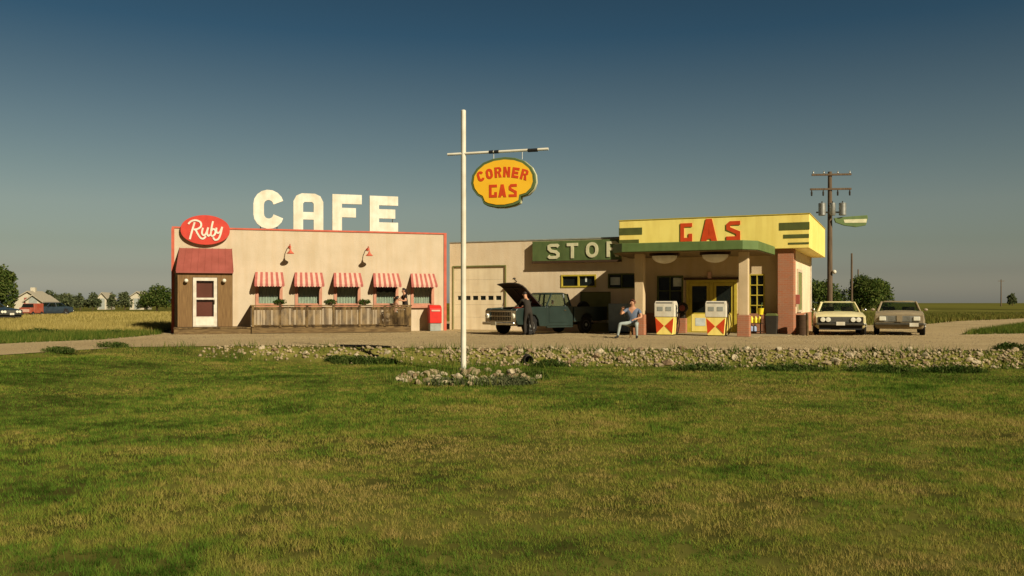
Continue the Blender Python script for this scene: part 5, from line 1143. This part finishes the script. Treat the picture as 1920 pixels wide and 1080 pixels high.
# green and cream boat-shaped sign panel
bt = [(5, 410), (20, 408), (65, 405), (66, 411), (62, 424), (45, 427), (24, 424), (8, 418)]
lf_ = thing('boat_shaped_sign', 'green and cream boat-shaped panel jutting right from the utility pole', 'sign', (UX, UY, gz(UX, UY)), R(-6))
lo = MB().prism([(u*us, uz(v)) for u, v in bt], 'y', -.35, -.19).build('panel', 'canopy_green', lf_, smooth=0, bevel=.02)
MB().prism([(u*us, uz(v)) for u, v in [(22, 413), (64, 412), (63, 419), (24, 419)]], 'y', -.362, -.351).build('cream_band', 'letter_cream', lo, smooth=0)
gl = MB(); z = uz(510); gl.ball((.22, -.2, z), .13, 12, 8); glo = gl.build('globe_lamp', 'white', up_)
MB().tube([(.14, -.1, z+.02), (.22, -.18, z+.05)], .02, 6).build('bracket', 'dark', glo)
def plain_pole(lab, px, Y, ytop, r, arm=False, mat='pole_wood'):
    x = (px-960)/FPX*Y; z0 = gz(x, Y); h = EYE+(HOR-ytop)/FPX*Y-z0; t = thing('utility_pole', lab, 'utility pole', (x, Y, z0), R(8)); MB().tube([(0, 0, -.1), (0, 0, h)], [r, r*.7], 8).build('shaft', mat, t)
    if arm: MB().box(-.9, .9, -.14, -.06, h-.5, h-.38).build('crossarm', mat, t, smooth=0)
plain_pole('shorter bare wooden pole against the trees between the cars', 1597, 90, 475, .13)
plain_pole('farther thin bare pole just right of the shorter pole', 1609, 120, 505, .12)
plain_pole('very thin distant pole on the right horizon beside the lone bush', 1877, 240, 524, .16, True)

# ---------------------------------------------------------------- rocks
def rock_mesh(seed):
    rr = random.Random(seed); bm = bmesh.new(); bmesh.ops.create_icosphere(bm, subdivisions=2, radius=1)
    off = Vector((rr.uniform(0, 50), rr.uniform(0, 50), rr.uniform(0, 50)))
    for v in bm.verts:
        n1 = noise.noise(v.co*1.1+off)*.45+noise.noise(v.co*2.6+off)*.18; v.co *= 1+n1
        for k in range(3):
            d = Vector((math.sin(seed*3+k*2.1), math.cos(seed*1.7+k*1.3), .4*math.sin(k+seed))).normalized(); q = v.co.dot(d)
            if q > .62: v.co -= d*(q-.62)
        v.co.z *= .72
    me = bpy.data.meshes.new('rock'); bm.to_mesh(me); bm.free(); return me
rmesh = []
for i in range(8):
    for mt in (('rock', 'rock_dark') if i < 3 else ('rock', 'rock_pale') if i < 6 else ('rock_pale',)):
        me = rock_mesh(i+1); me.materials.append(M[mt]); me.polygons.foreach_set('use_smooth', [True]*len(me.polygons)); me.set_sharp_from_angle(angle=R(28)); rmesh.append(me)
def put_rock(x, y, s, lab, grp, rr, lift=.25, zextra=0, nm='rock'):
    o = bpy.data.objects.new(nm, rr.choice(rmesh)); col.objects.link(o); o.location = (x, y, gz(x, y)+s*lift+zextra)
    o.rotation_euler = (rr.uniform(-.4, .4), rr.uniform(-.4, .4), rr.uniform(0, 6.28)); o.scale = (s*rr.uniform(.8, 1.3), s*rr.uniform(.7, 1.1), s*rr.uniform(.6, 1.05)); return tag(o, lab, 'rock', grp)
rr = random.Random(12); n = 0
while n < 195:
    x = rr.uniform(-8.5, 15.5); d = rr.uniform(-.15, 1.75); y = float(edge_y(x))-d
    if x < -2 and rr.random() < .7: continue
    if x < -1 and d > 1.2: continue
    put_rock(x, y, rr.choice([.05, .06, .07, .08, .10, .13]), 'pale fieldstone in the rough rock bank between gravel lot and lawn', 'fieldstones of the rock bank', rr, .3); n += 1
V, F = [], []
for i in range(3000):
    x = rr.uniform(-9, 18); y = float(edge_y(x))-rr.triangular(-.3, 1.9, .7)
    if x < -2 and rr.random() < .6: continue
    s = rr.uniform(.02, .07); z = gz(x, y)+s*.4; k = len(V); a = rr.uniform(0, 3)
    pts = [Vector((math.cos(a+j*1.57)*s*rr.uniform(.7, 1.3), math.sin(a+j*1.57)*s*rr.uniform(.7, 1.3), rr.uniform(-.3, .3)*s)) for j in range(4)] + [Vector((0, 0, s*.8)), Vector((0, 0, -s*.8))]
    V += [(x+p.x, y+p.y, z+p.z) for p in pts]; F += [(k+j, k+(j+1) % 4, k+4) for j in range(4)] + [(k+(j+1) % 4, k+j, k+5) for j in range(4)]
tag(fast_mesh('rubble', np.array(V), np.array(F), 'rock'), kind='stuff')
V, F = [], []
for i in range(5200):   # loose gravel on the lot
    x = rr.uniform(-16, 26); y = rr.uniform(24, 37)
    if y < float(edge_y(x)): continue
    s = rr.uniform(.012, .035); z = .012+s*.3; k = len(V); a = rr.uniform(0, 3)
    pts = [Vector((math.cos(a+j*2.09)*s, math.sin(a+j*2.09)*s, 0)) for j in range(3)] + [Vector((0, 0, s*.9))]
    V += [(x+p.x, y+p.y, z+p.z) for p in pts]; F += [(k, k+1, k+3), (k+1, k+2, k+3), (k+2, k, k+3)]
tag(fast_mesh('loose_gravel', np.array(V), np.array(F), 'rock'), kind='stuff')
RX, RY = -.98, 19.5; n = 0
while n < 100:
    a = rr.uniform(0, 6.28); q = rr.uniform(.05, 1)**.5; x, y = RX+1.6*q*math.cos(a), RY+2.0*q*math.sin(a)
    if math.hypot(x-PX, y-PYY) < .25: continue
    put_rock(x, y, rr.choice([.05, .07, .09, .12]), 'cream fieldstone in the low mound around the white pole', 'stones of the mound at the pole', rr, .3, .08*(1-q)); n += 1
# weeds and tall grass between the bank stones
p = scatter(20.5, 27.2, 110, 91, 1, xl=-11, xr=18); e = edge_y(p[:, 0])-p[:, 1]; p = p[(e > -.1) & (e < 2.1) & (fbm(p[:, 0], p[:, 1], .8, 44) > .47)]
blades('bank_grass', m_verge, p, .10, .26, .02, 92, .7)
p = scatter(17, 21.8, 160, 93, 1, xl=-3.2, xr=1.2); q_ = ((p[:, 0]-RX)/1.8)**2+((p[:, 1]-RY)/2.2)**2; p = p[(q_ < 1.15) & (fbm(p[:, 0], p[:, 1], .5, 45) > .46)]
blades('mound_grass', m_verge, p, .10, .28, .016, 94, .7)
# culvert
cvx, cvy = at(992, 23.35)[:2]; cv = thing('culvert_pipe', 'dark round culvert pipe mouth poking from the rock bank right of the pole', 'pipe', (cvx, cvy, gz(cvx, cvy)), R(4))
m_ = MB(); n = 24; r0, r1 = .125, .105; vs = []
for y in (0, 1.6):
    for r_ in (r0, r1): vs += [(r_*math.cos(6.2832*k/n), y, .12+r_*math.sin(6.2832*k/n)) for k in range(n)]
fs = []
for k in range(n):
    j = (k+1) % n; fs += [(k, j, 2*n+j, 2*n+k), (n+k, 3*n+k, 3*n+j, n+j), (k, n+k, n+j, j)]
m_.add(vs, fs); m_.build('pipe_shell', 'dark', cv); MB().lathe([(.104, 0), (.104, .02)], (0, .25, .12), 'y', 24).build('dark_disc', 'black', cv)  # black disc stands in for the darkness inside the pipe

# ---------------------------------------------------------------- weeds
def weed(px, Y, w_, h, n, seed, lab, mat='weed', grp='weed clumps along the bank'):
    rs = np.random.RandomState(seed); x0 = (px-960)/FPX*Y; z0 = gz(x0, Y); t = thing('weed_clump', lab, 'weeds', (x0, Y, z0), 0, grp)
    a = rs.uniform(0, 6.28, n); q = rs.rand(n)**.6; bx_, by_ = w_*q*np.cos(a), w_*.55*q*np.sin(a); hh = h*rs.uniform(.45, 1, n)*(1-.45*q); o = rs.normal(size=(n, 2))*.25*h
    a2 = rs.uniform(0, 6.28, n); ww = .012; V = np.zeros((n, 3, 3))
    V[:, 0] = np.stack([bx_-ww*np.cos(a2), by_-ww*np.sin(a2), np.zeros(n)-.02], -1); V[:, 1] = np.stack([bx_+ww*np.cos(a2), by_+ww*np.sin(a2), np.zeros(n)-.02], -1); V[:, 2] = np.stack([bx_+o[:, 0], by_+o[:, 1], hh], -1)
    fast_mesh('stems', V.reshape(-1, 3), np.arange(3*n).reshape(-1, 3), mat, t)
    LV, LF = leaf_cloud([(0, 0, h*.35, w_*.9, w_*.5, h*.4)], int(n*.8), .035, seed+5, .1); LV[:, 2] = np.maximum(LV[:, 2], .01); fast_mesh('leaves', LV, LF, mat, t)
for a in [(672, 24.1, .75, .30, 900, 1, 'dark bushy weeds on the bank left of the white pole'), (720, 24.0, .45, .22, 500, 2, 'smaller weed tuft just left of the white pole behind the stone mound'), (640, 24.6, .5, .2, 400, 3, 'thin weed tuft at the left start of the rock bank'),
          (840, 17.9, .48, .20, 650, 4, 'grey green weed clump at the front left of the stone mound'), (945, 17.8, .68, .24, 1100, 5, 'wide weed clump at the front right of the stone mound'), (1000, 19.3, .35, .25, 400, 12, 'weed tuft behind the right end of the stone mound'),
          (1030, 23.0, .5, .26, 500, 6, 'weeds just right of the culvert mouth'), (1315, 21.6, .8, .24, 900, 7, 'dark weeds in the ditch below the right pump'), (1480, 21.5, 1.0, .22, 900, 8, 'long low weeds in the ditch below the brick pier'),
          (1650, 21.3, .9, .24, 800, 9, 'weeds in the ditch below the tan sedan'), (1790, 21.2, .8, .22, 700, 10, 'low weeds near the right end of the rock bank'), (1893, 24.1, .45, .30, 600, 11, 'dark weed tuft on the gravel edge at far right'),
          (75, 35.2, .9, .42, 700, 13, 'tall weeds at the far left beyond the gravel road'), (215, 34.4, .5, .35, 400, 14, 'weed tuft beyond the gravel road left of the cafe'), (110, 23.4, .5, .2, 400, 15, 'weed tuft on the near edge of the gravel road at left'), (212, 25.6, .5, .26, 400, 16, 'dark weed tuft where the lawn meets the gravel road')]:
    weed(*a, mat='weed_grey' if a[5] in (4, 5) else 'weed')
